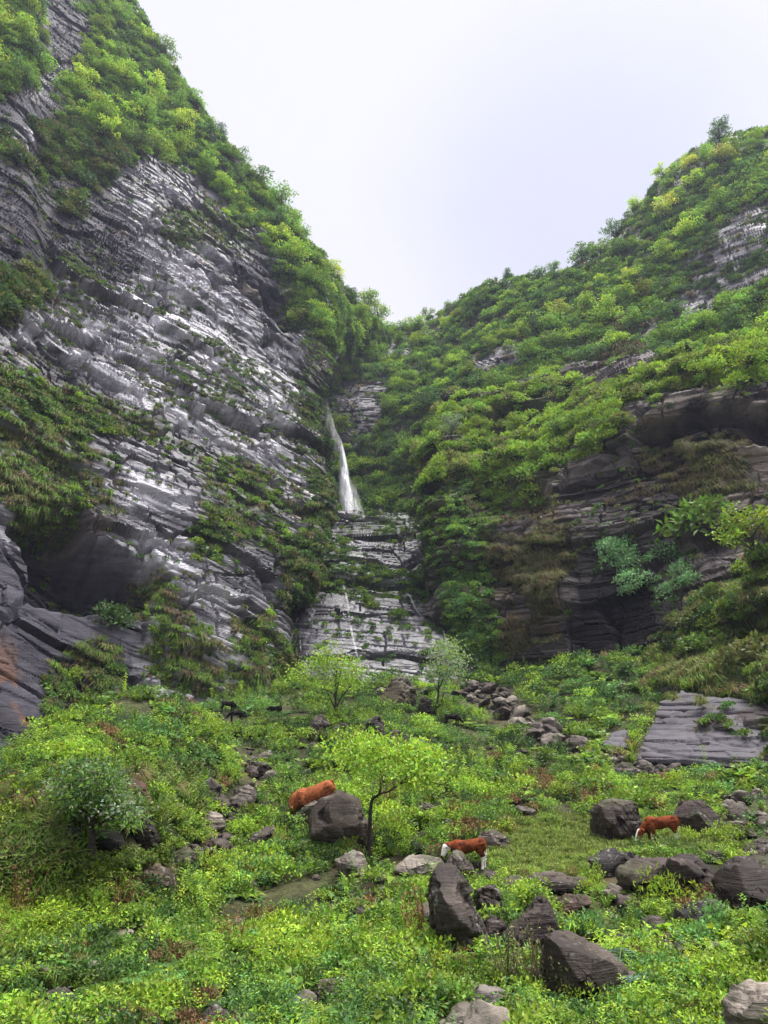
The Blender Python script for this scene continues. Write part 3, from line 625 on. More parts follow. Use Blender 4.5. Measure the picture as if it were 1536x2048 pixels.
def boulder(label, outline, front=(), y0=None, depth=None, base=(.10, .085, .078), bed=(.3, .2, 1), foot=None, speck=1.0, moss=.3, name='boulder', group=None, sink=.12, res=68, cat='rock', rough=1.0):
    ol = np.array(outline, float); cen_ = ol.mean(0); ol = cen_ + (ol - cen_) * 1.10; cx = ol[:, 0].mean(); by = ol[:, 1].max()
    if True:
        g, ok = gpix([cx if foot is None else foot[0]], [min(by, 2150) - 6 if foot is None else foot[1]]); y0 = g[0, 1]
    wpx = ol[:, 0].max() - ol[:, 0].min(); hpx = by - ol[:, 1].min(); m = y0 * 1.07 / 1.07 / F * 1.0
    wid = wpx * y0 / F; dep = depth or max(.75 * wid, .5 * hpx * y0 / F)
    pts = [W(x, y, y0 + .14 * dep) for x, y in ol]
    mx, my = cx, ol[:, 1].mean()
    pts += [W(mx + (x - mx) * .72, my + (y - my) * .72 + 2, y0 + .95 * dep) for x, y in ol]
    if len(front): pts += [W(x, y, y0 + .14 * dep + dz) for x, y, dz in front]
    else: pts += [W(mx + (x - mx) * .5 + .1 * wpx * math.sin(cx), my + (y - my) * .45 + .1 * hpx * math.cos(cx * 3), y0 - .16 * dep) for x, y in ol[::2]]
    pts = np.array(pts); low = pts[np.argsort(pts[:, 2])[:max(3, len(pts) // 4)]].copy(); low[:, 2] -= sink * wid; pts = np.concatenate([pts, low])
    org = np.array([pts[:, 0].mean(), pts[:, 1].mean(), pts[:, 2].min()]); ext = pts.max(0) - pts.min(0); size = float(ext.max())
    v, nn, f = remeshed(hull_bm(pts - org), size / res, 0)
    V, c = weather(v, nn, size, unit(np.array(bed, float)), base, speck, moss, rough, 1.0, 8)
    o = link(name, np_mesh(name, V, f, c, True, (M_BOULDER,))); o.location = org; CLEAR.append((outline, y0, y0 + dep))
    tag(o, label, cat, group); return o
DK = (.043, .032, .029); BR = (.064, .049, .042); GR = (.094, .079, .067); PL = (.185, .158, .132)
boulder('big tilted boulder with a pale ribbed face, in front of the brown cow', [(690,1574),(714,1592),(730,1640),(742,1690),(738,1712),(690,1700),(650,1678),(616,1662),(616,1640),(645,1600)], [(652,1602,-.5),(706,1606,-.3),(712,1632,-.6),(668,1644,-1.0),(640,1660,-.6),(726,1655,-.2),(700,1690,-.6)], base=BR, bed=(.45, -.2, .8), y0=25.2, depth=2.2)
boulder('flat grey slab leaning on the big tilted boulder below the cow', [(586,1632),(606,1614),(645,1599),(650,1618),(632,1640),(600,1655),(584,1660)], [], base=GR, y0=26.3, depth=.8)
boulder('tall pointed pillar of rock with a rusty streak down its front', [(884,1733),(903,1737),(915,1752),(948,1820),(985,1885),(976,1912),(935,1920),(880,1880),(853,1855),(862,1785),(872,1748)], [(900,1742,-.3),(915,1800,-.7),(932,1865,-.8),(940,1912,-.7),(868,1850,-.3),(874,1775,-.3)], base=(.055, .044, .037), bed=(.9, .1, .25), y0=15.6, depth=1.4, speck=1.4, res=64)
boulder('upright grey boulder behind the rock pillar under the white faced calf', [(900,1712),(912,1702),(924,1708),(940,1722),(952,1750),(951,1772),(925,1778),(893,1752)], [(915,1722,-.4),(935,1750,-.4)], base=BR, bed=(.8, .2, .3), y0=18.9, depth=.9)
boulder('broad flat topped grey boulder beside the white faced calf', [(783,1740),(808,1718),(848,1706),(880,1714),(896,1740),(870,1754),(825,1757),(795,1752)], [], base=PL, y0=20.2, depth=1.3, moss=.15)
boulder('jagged pale rock below the big tilted boulder', [(673,1720),(690,1708),(706,1702),(724,1712),(738,1742),(732,1756),(700,1757),(680,1746)], [(700,1712,-.3),(690,1735,-.4),(722,1742,-.4)], base=PL, bed=(.7, 0, .5), y0=21)
boulder('rounded grey rock at the top of the small rock pile', [(742,1752),(758,1742),(776,1748),(783,1760),(772,1770),(748,1772)], [], base=GR)
boulder('wide grey rock capping the small rock pile', [(716,1806),(732,1786),(766,1769),(788,1782),(784,1796),(758,1804),(735,1810)], [], base=GR, y0=18.1)
boulder('squarish dark rock at the foot of the small rock pile', [(700,1850),(704,1824),(722,1810),(747,1814),(750,1832),(735,1850),(712,1862)], [], base=BR, y0=17.2)
boulder('thin flat stone wedged in the small rock pile', [(706,1818),(722,1803),(738,1803),(736,1812),(714,1822)], [], base=GR, y0=17.5, depth=.5)
boulder('pale narrow rock half buried right of the small rock pile', [(762,1826),(768,1802),(786,1796),(792,1808),(780,1830)], [], base=PL)
boulder('sharp triangular shard of dark rock pointing up beside the sloping boulder', [(1079,1791),(1098,1822),(1118,1846),(1108,1880),(1040,1905),(985,1922),(1015,1868),(1050,1820)], [(1078,1800,-.1),(1085,1845,-.4),(1050,1850,-.6),(1000,1915,-.5),(1100,1870,-.3)], base=DK, bed=(.7, .1, -.6), y0=15.3, depth=1.1)
boulder('large boulder with a long smooth sloping back in the middle of the rocks', [(1087,1868),(1106,1856),(1128,1858),(1180,1890),(1222,1922),(1268,1940),(1278,1958),(1236,1992),(1180,2012),(1116,2000),(1078,1950)], [(1090,1880,-.3),(1120,1872,-.5),(1165,1912,-.9),(1205,1945,-1.0),(1150,1985,-.8),(1105,1950,-.6)], base=BR, bed=(.5, .4, .6), y0=13.2, depth=1.8, speck=.5, res=64)
boulder('long flat ledge of rock shading a dark hollow', [(1050,1768),(1072,1754),(1110,1750),(1170,1753),(1182,1770),(1166,1788),(1110,1790),(1078,1792)], [(1080,1775,-.6),(1160,1775,-.6)], base=BR, y0=18.3, depth=1.6, sink=.0)
boulder('reddish rock low in the hollow under the flat ledge', [(1096,1824),(1120,1800),(1160,1790),(1180,1800),(1160,1826),(1120,1838)], [], base=(.075, .048, .036), y0=18.4)
boulder('huge dark boulder with an overhanging lip below the calf', [(1243,1772),(1250,1745),(1275,1722),(1310,1708),(1350,1701),(1395,1706),(1425,1722),(1446,1742),(1440,1768),(1405,1775),(1370,1802),(1300,1800),(1262,1788)], [(1250,1768,-.6),(1290,1755,-1.3),(1345,1728,-1.6),(1375,1742,-1.3),(1420,1765,-.6),(1330,1785,-.2)], base=DK, y0=18.2, depth=2.2, speck=.5, res=66, bed=(.2, .1, 1))
boulder('rough black rock shelf beside the huge overhanging boulder', [(1178,1716),(1200,1700),(1255,1702),(1285,1708),(1266,1735),(1250,1756),(1205,1752)], [], base=(.03, .026, .026), y0=20.2, depth=1.3)
boulder('smooth rounded dark boulder beside the overhanging one', [(1428,1758),(1448,1738),(1478,1724),(1540,1717),(1610,1730),(1650,1770),(1640,1815),(1560,1832),(1495,1830),(1455,1812)], [(1436,1762,-.5),(1480,1772,-1.1),(1560,1770,-1.3),(1500,1820,-.3)], base=DK, y0=17.0, depth=2.2, speck=.5, res=64)
boulder('low dark rock lying between the two big dark boulders', [(1338,1846),(1350,1822),(1392,1804),(1446,1800),(1456,1824),(1432,1850),(1376,1862)], [], base=(.035, .03, .03), y0=16.8)
boulder('small grey blunt stone in front of the huge dark boulder', [(1274,1862),(1280,1840),(1302,1829),(1324,1836),(1336,1860),(1310,1872)], [], base=GR)
boulder('half buried flat stone in the weeds of the lower slope', [(1335,1900),(1352,1888),(1400,1886),(1435,1896),(1420,1912),(1360,1914)], [], base=BR)
boulder('pale brown boulder in the lower corner with a mossy top', [(1446,2050),(1458,2005),(1472,1982),(1500,1970),(1560,1972),(1640,2000),(1660,2100),(1450,2120)], [], base=PL, y0=11.2, depth=1.5)
boulder('broad pale boulder cut off by the bottom edge', [(858,2060),(885,2038),(922,2018),(962,2012),(1008,2022),(1034,2048),(1046,2100),(860,2110)], [], base=PL, y0=11.4, depth=1.2)
boulder('curved grey stone just above the broad pale boulder', [(922,2006),(934,1982),(958,1969),(992,1974),(1012,1990),(1002,2008),(960,2018)], [(940,2000,-.1),(965,1985,-.3),(1000,2000,-.2)], base=(.12, .105, .095), y0=12.2)
boulder('speckled dark stone among yellow green weeds', [(628,1992),(634,1966),(660,1956),(684,1962),(690,1985),(672,2008),(640,2010)], [], base=BR, speck=1.9)
boulder('dark rounded stone at the bottom of the slope', [(380,2052),(395,2032),(430,2020),(462,2026),(478,2048),(460,2066),(400,2070)], [], base=DK)
boulder('dark mossy stone near the bottom beside rusty weeds', [(778,2040),(790,2018),(818,2012),(848,2020),(862,2048),(820,2056)], [], base=DK, moss=.9)
boulder('dull grey mound shaped stone low in the corner weeds', [(40,1962),(52,1940),(76,1931),(102,1942),(112,1960),(80,1974)], [], base=BR)
boulder('pale grey stone next to the mound shaped one', [(158,1948),(170,1926),(196,1921),(214,1936),(206,1956),(176,1960)], [], base=PL)
boulder('small pale angular stone at the foot of the knoll', [(122,1838),(132,1824),(152,1818),(160,1828),(150,1842),(130,1846)], [], base=PL)
boulder('flat pale stone slab on the lower slope', [(198,1888),(216,1872),(258,1856),(272,1862),(262,1878),(222,1894)], [], base=PL)
boulder('mossy stone beside the flat pale slab', [(268,1890),(274,1858),(292,1852),(300,1866),(292,1886)], [], base=BR, moss=.8)
boulder('split fang shaped boulder above the grazing calf', [(1180,1652),(1184,1622),(1194,1606),(1218,1603),(1238,1592),(1256,1594),(1276,1612),(1286,1650),(1284,1676),(1240,1684),(1200,1666)], [(1202,1612,-.4),(1226,1640,-.8),(1240,1668,-.7),(1250,1612,-.2),(1280,1660,-.3)], base=DK, bed=(.75, .2, .4), y0=25.6, depth=1.5, speck=.6)
boulder('dark wedge of rock behind the grazing calf', [(1348,1612),(1362,1602),(1402,1598),(1428,1626),(1466,1662),(1430,1674),(1376,1668),(1356,1640)], [(1365,1608,-.3),(1395,1640,-.8),(1440,1665,-.4)], base=DK, bed=(.6, .2, .6), y0=27.2, depth=1.5)
boulder('brown wedge shaped rock behind the white faced calf', [(952,1692),(963,1666),(988,1656),(1010,1674),(1026,1698),(1000,1706),(965,1704)], [], base=BR, y0=23.2)
boulder('low brown rock under the rear of the white faced calf', [(990,1768),(1004,1752),(1040,1752),(1056,1776),(1030,1786),(1000,1782)], [], base=BR)
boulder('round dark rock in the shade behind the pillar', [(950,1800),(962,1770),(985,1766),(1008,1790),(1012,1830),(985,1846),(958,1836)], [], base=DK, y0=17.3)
boulder('dark leaning rock between pillar and triangular shard', [(968,1880),(974,1840),(992,1826),(1014,1850),(1010,1886),(985,1898)], [], base=DK, y0=15.9)
boulder('grey pitted stone above the wooden stake', [(832,1628),(838,1610),(856,1604),(872,1612),(870,1630),(850,1638)], [], base=GR)
boulder('moss edged stone below the wooden stake', [(816,1700),(826,1682),(848,1688),(870,1704),(866,1714),(830,1712)], [], base=BR, moss=.8)
boulder('dark lumpy boulder in grass above the forked tree', [(728,1476),(730,1444),(752,1432),(768,1446),(772,1474),(762,1494),(738,1494)], [], base=(.035, .03, .026))
boulder('brown boulder with a pale cap above the forked tree', [(768,1486),(776,1464),(798,1458),(812,1472),(812,1490),(790,1498)], [], base=BR)
boulder('round brown boulder left of the bright green tree', [(616,1478),(622,1444),(640,1430),(655,1442),(658,1472),(640,1488)], [], base=BR, moss=.6)
boulder('low brown boulder at the foot of the bright green tree', [(660,1472),(668,1452),(688,1446),(702,1460),(704,1478),(680,1484)], [], base=BR, moss=.5)
boulder('craggy brown outcrop crowning the slope before the slabs', [(756,1414),(764,1384),(786,1358),(804,1356),(820,1374),(828,1398),(812,1416),(775,1418)], [(775,1390,-1),(800,1372,-1),(812,1404,-1)], base=(.06, .048, .033), moss=.8, y0=49, depth=4)
boulder('dark standing stone beside the pale green tree', [(838,1424),(842,1398),(852,1390),(862,1404),(866,1430),(850,1436)], [], base=DK)
boulder('grey rock behind the forked tree', [(758,1582),(766,1556),(790,1548),(806,1568),(806,1588),(780,1596)], [], base=BR)
boulder('boulder with dark top in the left stream bed', [(494,1548),(504,1524),(530,1520),(542,1536),(532,1556),(510,1564)], [], base=DK, moss=.9, group=None)
boulder('smooth tan boulder below the mossy one in the stream bed', [(512,1560),(530,1540),(552,1542),(548,1558),(524,1570)], [], base=PL, moss=.4)
boulder('flat tan boulder at the top of the stream bed', [(514,1520),(522,1506),(542,1500),(544,1512),(528,1524)], [], base=PL)
boulder('big angular boulder low in the stream bed', [(466,1604),(472,1580),(496,1570),(512,1580),(508,1602),(486,1612)], [], base=GR)
boulder('grey wedge stone below the big angular stream boulder', [(466,1632),(478,1610),(494,1606),(500,1622),(484,1638)], [], base=BR)
boulder('black mossy stone beside the stream bed', [(458,1624),(460,1606),(474,1602),(480,1616),(470,1630)], [], base=DK, moss=.9)
boulder('layered rock step on the flank of the knoll', [(402,1604),(408,1562),(424,1556),(442,1580),(442,1612),(420,1620)], [], base=GR, bed=(.1, 0, 1))
boulder('flat layered stones beneath the rock step', [(398,1652),(404,1622),(440,1626),(452,1650),(430,1664)], [], base=PL, bed=(.1, 0, 1))
boulder('long dark slanted slab half hidden in weeds', [(474,1712),(490,1684),(530,1654),(548,1654),(540,1676),(500,1716)], [], base=DK, bed=(.6, 0, .6))
boulder('pale flat stone below the big tilted boulder', [(582,1704),(590,1692),(618,1680),(624,1688),(610,1702),(590,1710)], [], base=PL)
boulder('brown layered rock at the stream mouth', [(330,1735),(345,1712),(370,1692),(392,1708),(390,1735),(360,1744)], [], base=(.075, .062, .047), moss=.6)
boulder('brown earthy rock at the foot of the knoll', [(255,1780),(275,1746),(310,1732),(350,1746),(362,1772),(320,1790)], [], base=(.062, .046, .03), moss=.9)
boulder('dark stone at the far edge beside the rounded boulder', [(1402,1722),(1420,1702),(1446,1698),(1470,1712),(1460,1728),(1425,1732)], [], base=DK)
boulder('grassy dark boulder by the far edge', [(1480,1716),(1494,1690),(1530,1676),(1570,1690),(1580,1720),(1520,1730)], [], base=DK, moss=.9)
# the smooth washed slab low on the right, in three tilted sheets
def slab(label, lower, upper, base, rough, bedn):
    """a tilted sheet of rock: lower and upper edges surveyed, thickness below"""
    top = np.array([W(*p_) for p_ in lower + upper]); pts = np.concatenate([top, top + np.array([0, 1.2, -2.4])]); org = np.array([pts[:, 0].mean(), pts[:, 1].mean(), pts[:, 2].min()]); size = float((pts.max(0) - pts.min(0)).max())
    v, nn, f = remeshed(hull_bm(pts - org), size / 190, 1); V, c = weather(v, nn, size, bedn, base, 0, 0, .3, .6)
    lowz = 1
    s_ = v @ unit(np.array([.10, .05, 1.0])) + .10 * fbm(v * .5, 3, 881); i_ = np.floor(s_ / .42); f_ = s_ / .42 - i_; u_ = v[:, 0] / 3.1 + h3(i_, i_ * 0, i_ * 0, 5) * 9; cr = (1 - smooth(.12, .34, f_)) * (h3(i_, np.floor(u_), i_ * 0, 6) > .35)
    V = V - nn * (.30 * cr)[:, None] + nn * ((h3(i_, np.floor(u_), i_ * 0, 8) - .5) * .14)[:, None]; c = c * (1 - .75 * cr)[:, None]; c = c * (1 + .6 * (h3(i_, np.floor(u_), i_ * 0, 9) - .5))[:, None]
    wet = smooth(-.12, .1, fbm(v * np.array([.35, .35, .1]), 3, 883)); c = mix(c, (.10, .093, .108), wet * .8)
    o = link('rock_slab', np_mesh('rock_slab', V, f, c, True, (M_DRY,))); o.location = org; tag(o, label, 'rock slab'); CLEAR.append(([(a, b) for a, b, _ in lower] + [(a, b) for a, b, _ in upper[::-1]], 33, 44))
slab('big smooth wet slab with thin black cracks under the grassy bank', [(1270,1516,35.8),(1400,1545,34.2),(1520,1530,33),(1760,1530,30)], [(1318,1402,41),(1362,1382,41.5),(1440,1400,40),(1560,1424,38),(1760,1436,34)], (.058, .046, .046), .2, unit(np.array([.1, .08, 1.0])))
slab('small dry brown slab next to the big wet slab', [(1203,1496,38),(1242,1510,37.4)], [(1222,1464,40),(1256,1454,40.2),(1262,1478,39.4)], (.05, .042, .042), .2, unit(np.array([.1, .08, 1.0])))
boulder('reddish overhanging rock set in the grass of the knoll', [(232,1566),(262,1552),(292,1570),(298,1604),(262,1612),(238,1600)], [], base=(.07, .035, .025), y0=24.2, depth=1.5, moss=.5)
boulder('rock blackened for the shade of the hollow under the knoll', [(165,1700),(172,1662),(205,1650),(240,1660),(248,1696),(215,1712)], [], base=(.016, .014, .013), y0=20.6, depth=1.2, speck=.2)  # near-black base carries the shade of the hollow
boulder('rock darkened for shade under the drooping grass beside the dark leaved little tree', [(118,1700),(126,1662),(150,1650),(170,1668),(168,1702),(140,1710)], [], base=(.022, .018, .016), depth=1.0, speck=.2)  # shade under the hanging grass put into the rock colour
boulder('rock darkened for shade at the end of the hollow nearest the stream', [(252,1690),(260,1648),(290,1640),(318,1662),(312,1694),(280,1702)], [], base=(.03, .024, .02), depth=1.0, speck=.2)  # base darkened to continue the painted shade of the hollow
boulder('pale split stone in the hollow under the knoll', [(206,1706),(212,1672),(222,1662),(228,1700),(218,1712)], [], base=BR, y0=20.0, depth=.5)
# loose rocks: a few shapes, each stone an object
def rockproto(sd, sq=(1, .8, .6)):
    r = np.random.default_rng(sd); pts = unit(r.normal(size=(16, 3))) * np.array(sq) * .5 * r.uniform(.8, 1.1, (16, 1))
    v, nn, f = remeshed(hull_bm(pts), 1 / 22, 1); V, c = weather(v, nn, 1.0, unit(r.normal(size=3)), (1, 1, 1), 0, .15, 1, 1, 9)
    return V, f, np.clip(c, .3, 1.6)
RP = [rockproto(60 + k, (1, r_, q_)) for k, (r_, q_) in enumerate(((.8, .6), (.7, .45), (.9, .7), (.6, .5), (.85, .4), (.75, .7)))]
PAL = [np.array(BR), np.array(GR), np.array(PL) * .9, np.array(DK) * 1.2]
RM = [[np_mesh('loose_rock', V, f, c * col, True, (M_BOULDER,)) for col in PAL] for V, f, c in RP]
def strew(n, poly, label, group, s0, s1, first=None, pal=(0, 1, 2, 3)):
    xs = [a for a, b in poly]; ys = [b for a, b in poly]; k = 0
    for _ in range(60):
        px, py = RNG.uniform(min(xs), max(xs), 40), RNG.uniform(min(ys), max(ys), 40); m = inpoly(px, py, poly); p, ok = gpix(px[m], py[m])
        for q in p[ok]:
            if k >= n: return
            o = link('loose_rock', RM[RNG.integers(0, len(RM))][pal[RNG.integers(0, len(pal))]]); s = s0 * (s1 / s0) ** (RNG.random() ** 1.6)
            o.scale = (s, s * RNG.uniform(.8, 1.1), s * RNG.uniform(.75, 1.1)); o.rotation_euler = (RNG.normal() * .35, RNG.normal() * .35, RNG.uniform(0, 6.28)); o.location = (q[0], q[1], q[2] + s * .12)
            tag(o, label, 'rock', group); k += 1
            if s > .36: xx, yy, _ = project(q); hw = .4 * s * F / q[1]; CLEAR.append(([(xx - hw, yy - hw * .8), (xx + hw, yy - hw * .8), (xx + hw, yy + hw * .2), (xx - hw, yy + hw * .2)], q[1], q[1] + s))
strew(112, [(895,1372),(960,1375),(1010,1388),(1060,1440),(1120,1475),(1185,1508),(1165,1525),(1090,1500),(1030,1455),(960,1415),(905,1395)], 'loose grey rock in the band of scree running down from the slabs', 'rocks of the long scree band',   .45, 2.2)
strew(40, [(1190,1518),(1290,1528),(1365,1542),(1360,1566),(1290,1562),(1215,1545)], 'loose stone in the small scree below the smooth wet slab', 'stones of the small scree under the wet slab', .45, 1.3)
strew(26, [(1440,1600),(1500,1600),(1600,1600),(1600,1680),(1470,1680),(1440,1640)], 'loose stone on the stony patch behind the grassy dark boulder', 'stones of the stony patch by the far edge', .4, 1.4)
strew(34, [(480,1490),(545,1495),(525,1570),(500,1640),(430,1720),(385,1720),(440,1620),(470,1560)], 'loose stone along the little stream bed beside the knoll', 'stones of the little stream bed',   .35, 1.2, None, (0, 1, 3, 0))
strew(10, [(640,1010 + 370),(760,1385),(900,1372),(900,1395),(700,1410),(620,1400)], 'loose rock at the foot of the washed slabs', 'rocks at the foot of the slabs', .5, 1.4)
strew(50, [(20,1840),(600,1740),(1000,1700),(1500,1850),(1500,2040),(20,2040)], 'small stone showing between the weeds of the lower slope', 'small stones among the lower weeds', .32, .95)
strew(24, [(620,1420),(1150,1500),(1350,1600),(1000,1680),(560,1600)], 'small stone showing between the herbs of the upper slope', 'small stones among the upper herbs', .35, 1.1)
# ---------------------------------------------------------------- trees
def tube(pts, rad, ns=7):
    pts = np.asarray(pts, float); n = len(pts); t = unit(np.gradient(pts, axis=0)); a = unit(np.cross(t, np.array([.31, .2, .9]) + 0 * t)); b = np.cross(t, a)
    an = np.arange(ns) * 6.28318 / ns; v = pts[:, None] + (np.cos(an)[None, :, None] * a[:, None] + np.sin(an)[None, :, None] * b[:, None]) * np.asarray(rad)[:, None, None]
    f = []
    for i in range(n - 1):
        for j in range(ns): f.append((i * ns + j, i * ns + (j + 1) % ns, (i + 1) * ns + (j + 1) % ns, (i + 1) * ns + j))
    return v.reshape(-1, 3), np.array(f, np.int32)
def bend(a, b, n=6, sag=.1, amt=.08):
    t = np.linspace(0, 1, n)[:, None]; L_ = np.linalg.norm(b - a); off = RNG.normal(size=3) * amt * L_
    return a + (b - a) * t + off * np.sin(t * 3.1416) + np.array([0, 0, -sag * L_]) * (t * (1 - t)) * 2
class Tubes:
    def __init__(s): s.v = []; s.f = []; s.n = 0; s.pts = []; s.rr = []
    def add(s, pts, r0, r1, ns=7):
        pts = np.asarray(pts); rad = np.linspace(r0, r1, len(pts)); v, f = tube(pts, rad, ns); s.v.append(v); s.f.append(f + s.n); s.n += len(v)
        s.pts += list(pts[1:]); s.rr += list(rad[1:])
    def arr(s): return np.concatenate(s.v), np.concatenate(s.f)
def resample(pts, n):
    pts = np.asarray(pts, float); return catmull(pts[:, None, :], n)[:, 0]
def near_tree(label, name, cat, y, limbs, crowns, ncl, leaf, tints, spread=.28, per=16, thick=1.0, depthj=.8, bark=(.035, .028, .024)):
    """limbs: surveyed polylines (first starts at the root) with end radii; crowns: outlines that leaf clusters fill"""
    T = Tubes(); base = None
    for k, (pl, r0, r1) in enumerate(limbs):
        pts = [W(px, py, y + dy) for px, py, dy in pl]
        if k == 0:
            gz = ground(np.array([pts[0][0]]), np.array([pts[0][1]]))[0]; pts[0][2] = min(pts[0][2], gz) - .15; base = np.array(pts[0])
        T.add(resample(pts, 4 * len(pts)), r0 * thick, r1 * thick, 8)
    bx = [(min(a for a, b in c), max(a for a, b in c), min(b for a, b in c), max(b for a, b in c)) for c in crowns]; ar = np.array([(b - a) * (d - c) for a, b, c, d in bx]); ar = ar / ar.sum()
    cl = []
    while len(cl) < ncl:
        k = RNG.choice(len(crowns), p=ar); a, b, c, d = bx[k]; x, yy = RNG.uniform(a, b), RNG.uniform(c, d)
        if inpoly(np.array([x]), np.array([yy]), crowns[k])[0]: cl.append(W(x, yy, y + RNG.normal() * depthj))
    limb_pts = np.array(T.pts); limb_r = np.array(T.rr); V, Cc = [], []
    cl = np.array(cl); order = np.argsort([np.min(np.linalg.norm(limb_pts - q, axis=1)) for q in cl])
    for q in cl[order]:
        d = np.linalg.norm(limb_pts - q, axis=1) + .6 * np.maximum(0, limb_pts[:, 2] - q[2]); j = int(np.argmin(d)); a = limb_pts[j]; r = min(limb_r[j] * .6, .035 * thick)
        br = bend(a, q, 6, -.06, .10); T.add(br, max(r, .008), .005, 5); limb_pts = np.concatenate([limb_pts, br[2:]]); limb_r = np.concatenate([limb_r, np.linspace(r, .006, 4)])
        P = q + RNG.normal(size=(per, 3)) * spread * np.array([1, 1, .55]); D = rdir(per, .1) + unit(P - q) * .6; V.append(leafset(P, D, rdir(per, 1.1), leaf * RNG.uniform(.7, 1.3, per), leaf * .55 * RNG.uniform(.8, 1.2, per)))
        tn = np.asarray(tints)[RNG.integers(0, len(tints))]; Cc.append(vary(per, .16) * tn)
    e = bpy.data.objects.new(name, None); C.objects.link(e); e.location = base; tag(e, label, cat)
    v, f = T.arr(); link('trunk', np_mesh('trunk', v - base, f, np.tile(bark, (len(v), 1)), True, (M_BARK,)), e)
    V = np.concatenate(V) - base; cc = np.clip(np.concatenate(Cc), .005, .7); n = len(V)
    link('crown', np_mesh('crown', V.reshape(-1, 3), np.arange(n * 4).reshape(n, 4), np.repeat(cc, 4, 0), False, (M_LEAF,)), e)
    return e
near_tree('slender bright green tree standing before the wet slabs, three stems from one foot', 'slender_tree', 'tree', 43,
  [([(686,1468,0),(678,1440,0),(672,1415,0),(671,1380,.1),(673,1340,.2)], .17, .04), ([(674,1425,0),(662,1400,.3),(648,1372,.6)], .07, .02), ([(672,1418,0),(684,1392,-.4),(702,1372,-.7)], .06, .02), ([(671,1395,0),(655,1380,-.5),(630,1378,-.8)], .045, .015), ([(672,1390,0),(680,1350,.2),(690,1310,.3)], .05, .015)],
  [[(640,1290),(665,1282),(690,1310),(715,1318),(730,1350),(712,1372),(680,1380),(640,1378),(610,1372),(586,1360),(592,1335),(620,1325),(632,1310)], [(600,1395),(650,1392),(655,1410),(610,1412)]], 125, .17, [BRIGHT * 1.5, BRIGHT * 1.3, LIME * .8, MID * 1.5], .33, 19, thick=.8)
near_tree('pale grey green tree with two thin stems by the foot of the slabs', 'slender_tree', 'tree', 47,
  [([(862,1458,0),(870,1425,0),(876,1395,0),(878,1360,.2),(882,1320,.2)], .13, .03), ([(866,1440,0),(880,1412,-.2),(888,1385,-.3)], .09, .03), ([(877,1380,0),(892,1345,.3),(905,1320,.5)], .05, .02), ([(877,1385,0),(864,1355,-.3)], .04, .015)],
  [[(872,1290),(895,1275),(918,1295),(938,1325),(932,1350),(905,1362),(880,1362),(858,1348),(862,1320)]], 85, .16, [SAGE * 1.4, SAGE * 1.75, BRIGHT * 1.1], .32, 18, thick=.8)
near_tree('small forked tree with a bare crooked dark trunk beside the tilted boulder', 'forked_tree', 'tree', 24.2,
  [([(738,1712,0),(739,1670,0),(741,1620,0),(745,1598,0),(756,1590,0),(761,1575,.1),(759,1545,.2),(752,1520,.3),(744,1498,.3)], .10, .02), ([(748,1596,0),(762,1587,-.1),(778,1583,-.2),(796,1570,-.4),(818,1563,-.6),(840,1556,-.8)], .055, .012), ([(796,1570,-.4),(812,1555,-.3),(828,1536,-.2),(842,1522,0)], .03, .01), ([(744,1600,0),(748,1570,.3),(752,1550,.5)], .018, .006), ([(786,1578,-.2),(790,1560,.1),(788,1548,.2)], .02, .006), ([(759,1550,.2),(772,1540,.4),(782,1528,.6)], .02, .006)],
  [[(656,1492),(690,1474),(730,1462),(760,1470),(790,1486),(830,1486),(862,1500),(878,1530),(860,1566),(825,1580),(795,1572),(770,1556),(735,1552),(700,1535),(668,1515)], [(815,1495),(870,1500),(880,1545),(850,1570),(820,1560)]], 210, .15, [BRIGHT * 1.7, BRIGHT * 1.45, MID * 1.9, LIME * .7], .25, 15, depthj=.8, thick=.68)
near_tree('dark leaved little tree with pale leaf undersides in front of the knoll', 'small_tree', 'tree', 18.5,
  [([(188,1705,0),(184,1672,0),(180,1640,.1),(172,1612,.1)], .09, .04), ([(183,1655,0),(168,1622,-.2),(152,1598,-.3)], .07, .02), ([(182,1650,0),(200,1620,-.2),(214,1595,-.2)], .06, .02), ([(184,1665,0),(205,1645,-.2),(232,1628,-.3)], .05, .015)],
  [[(112,1585),(130,1545),(165,1520),(200,1515),(225,1540),(240,1575),(232,1610),(195,1622),(150,1618),(118,1605)], [(210,1610),(262,1590),(272,1625),(240,1650),(205,1645)]], 300, .10, [DARK * 1.3, DARK * 1.2, MID, np.array([.26, .33, .22]), MID * 1.1], .2, 18, depthj=.55)
st = Tubes(); p0, ok = gpix([829], [1663]); b0 = p0[0]; top = W(827, 1638, b0[1] + .1)
st.add(resample([b0 - [0, 0, .2], (b0 + top) / 2 + [.02, 0, 0], top], 8), .05, .038, 8); v, f = st.arr(); vt = np.concatenate([v, [top + np.array([0, 0, .015])]]); n8 = len(v)
f = np.concatenate([f, np.array([[n8 - 8 + j, n8 - 8 + (j + 1) % 8, n8, n8] for j in range(8)])]); bm = bmesh.new()
vs_ = [bm.verts.new(q - b0) for q in vt]
for q in f: bm.faces.new([vs_[i] for i in dict.fromkeys(q)])
me = bpy.data.meshes.new('wooden_stake'); bm.to_mesh(me); bm.free(); ca = me.color_attributes.new('Col', 'FLOAT_COLOR', 'POINT'); ca.data.foreach_set('color', np.tile([.04, .03, .025, 1], len(me.vertices)).astype(np.float32)); me.materials.append(M_BARK)
o = link('wooden_stake', me); o.location = b0; tag(o, 'short dark wooden stake standing in the grass near the forked tree', 'stake')

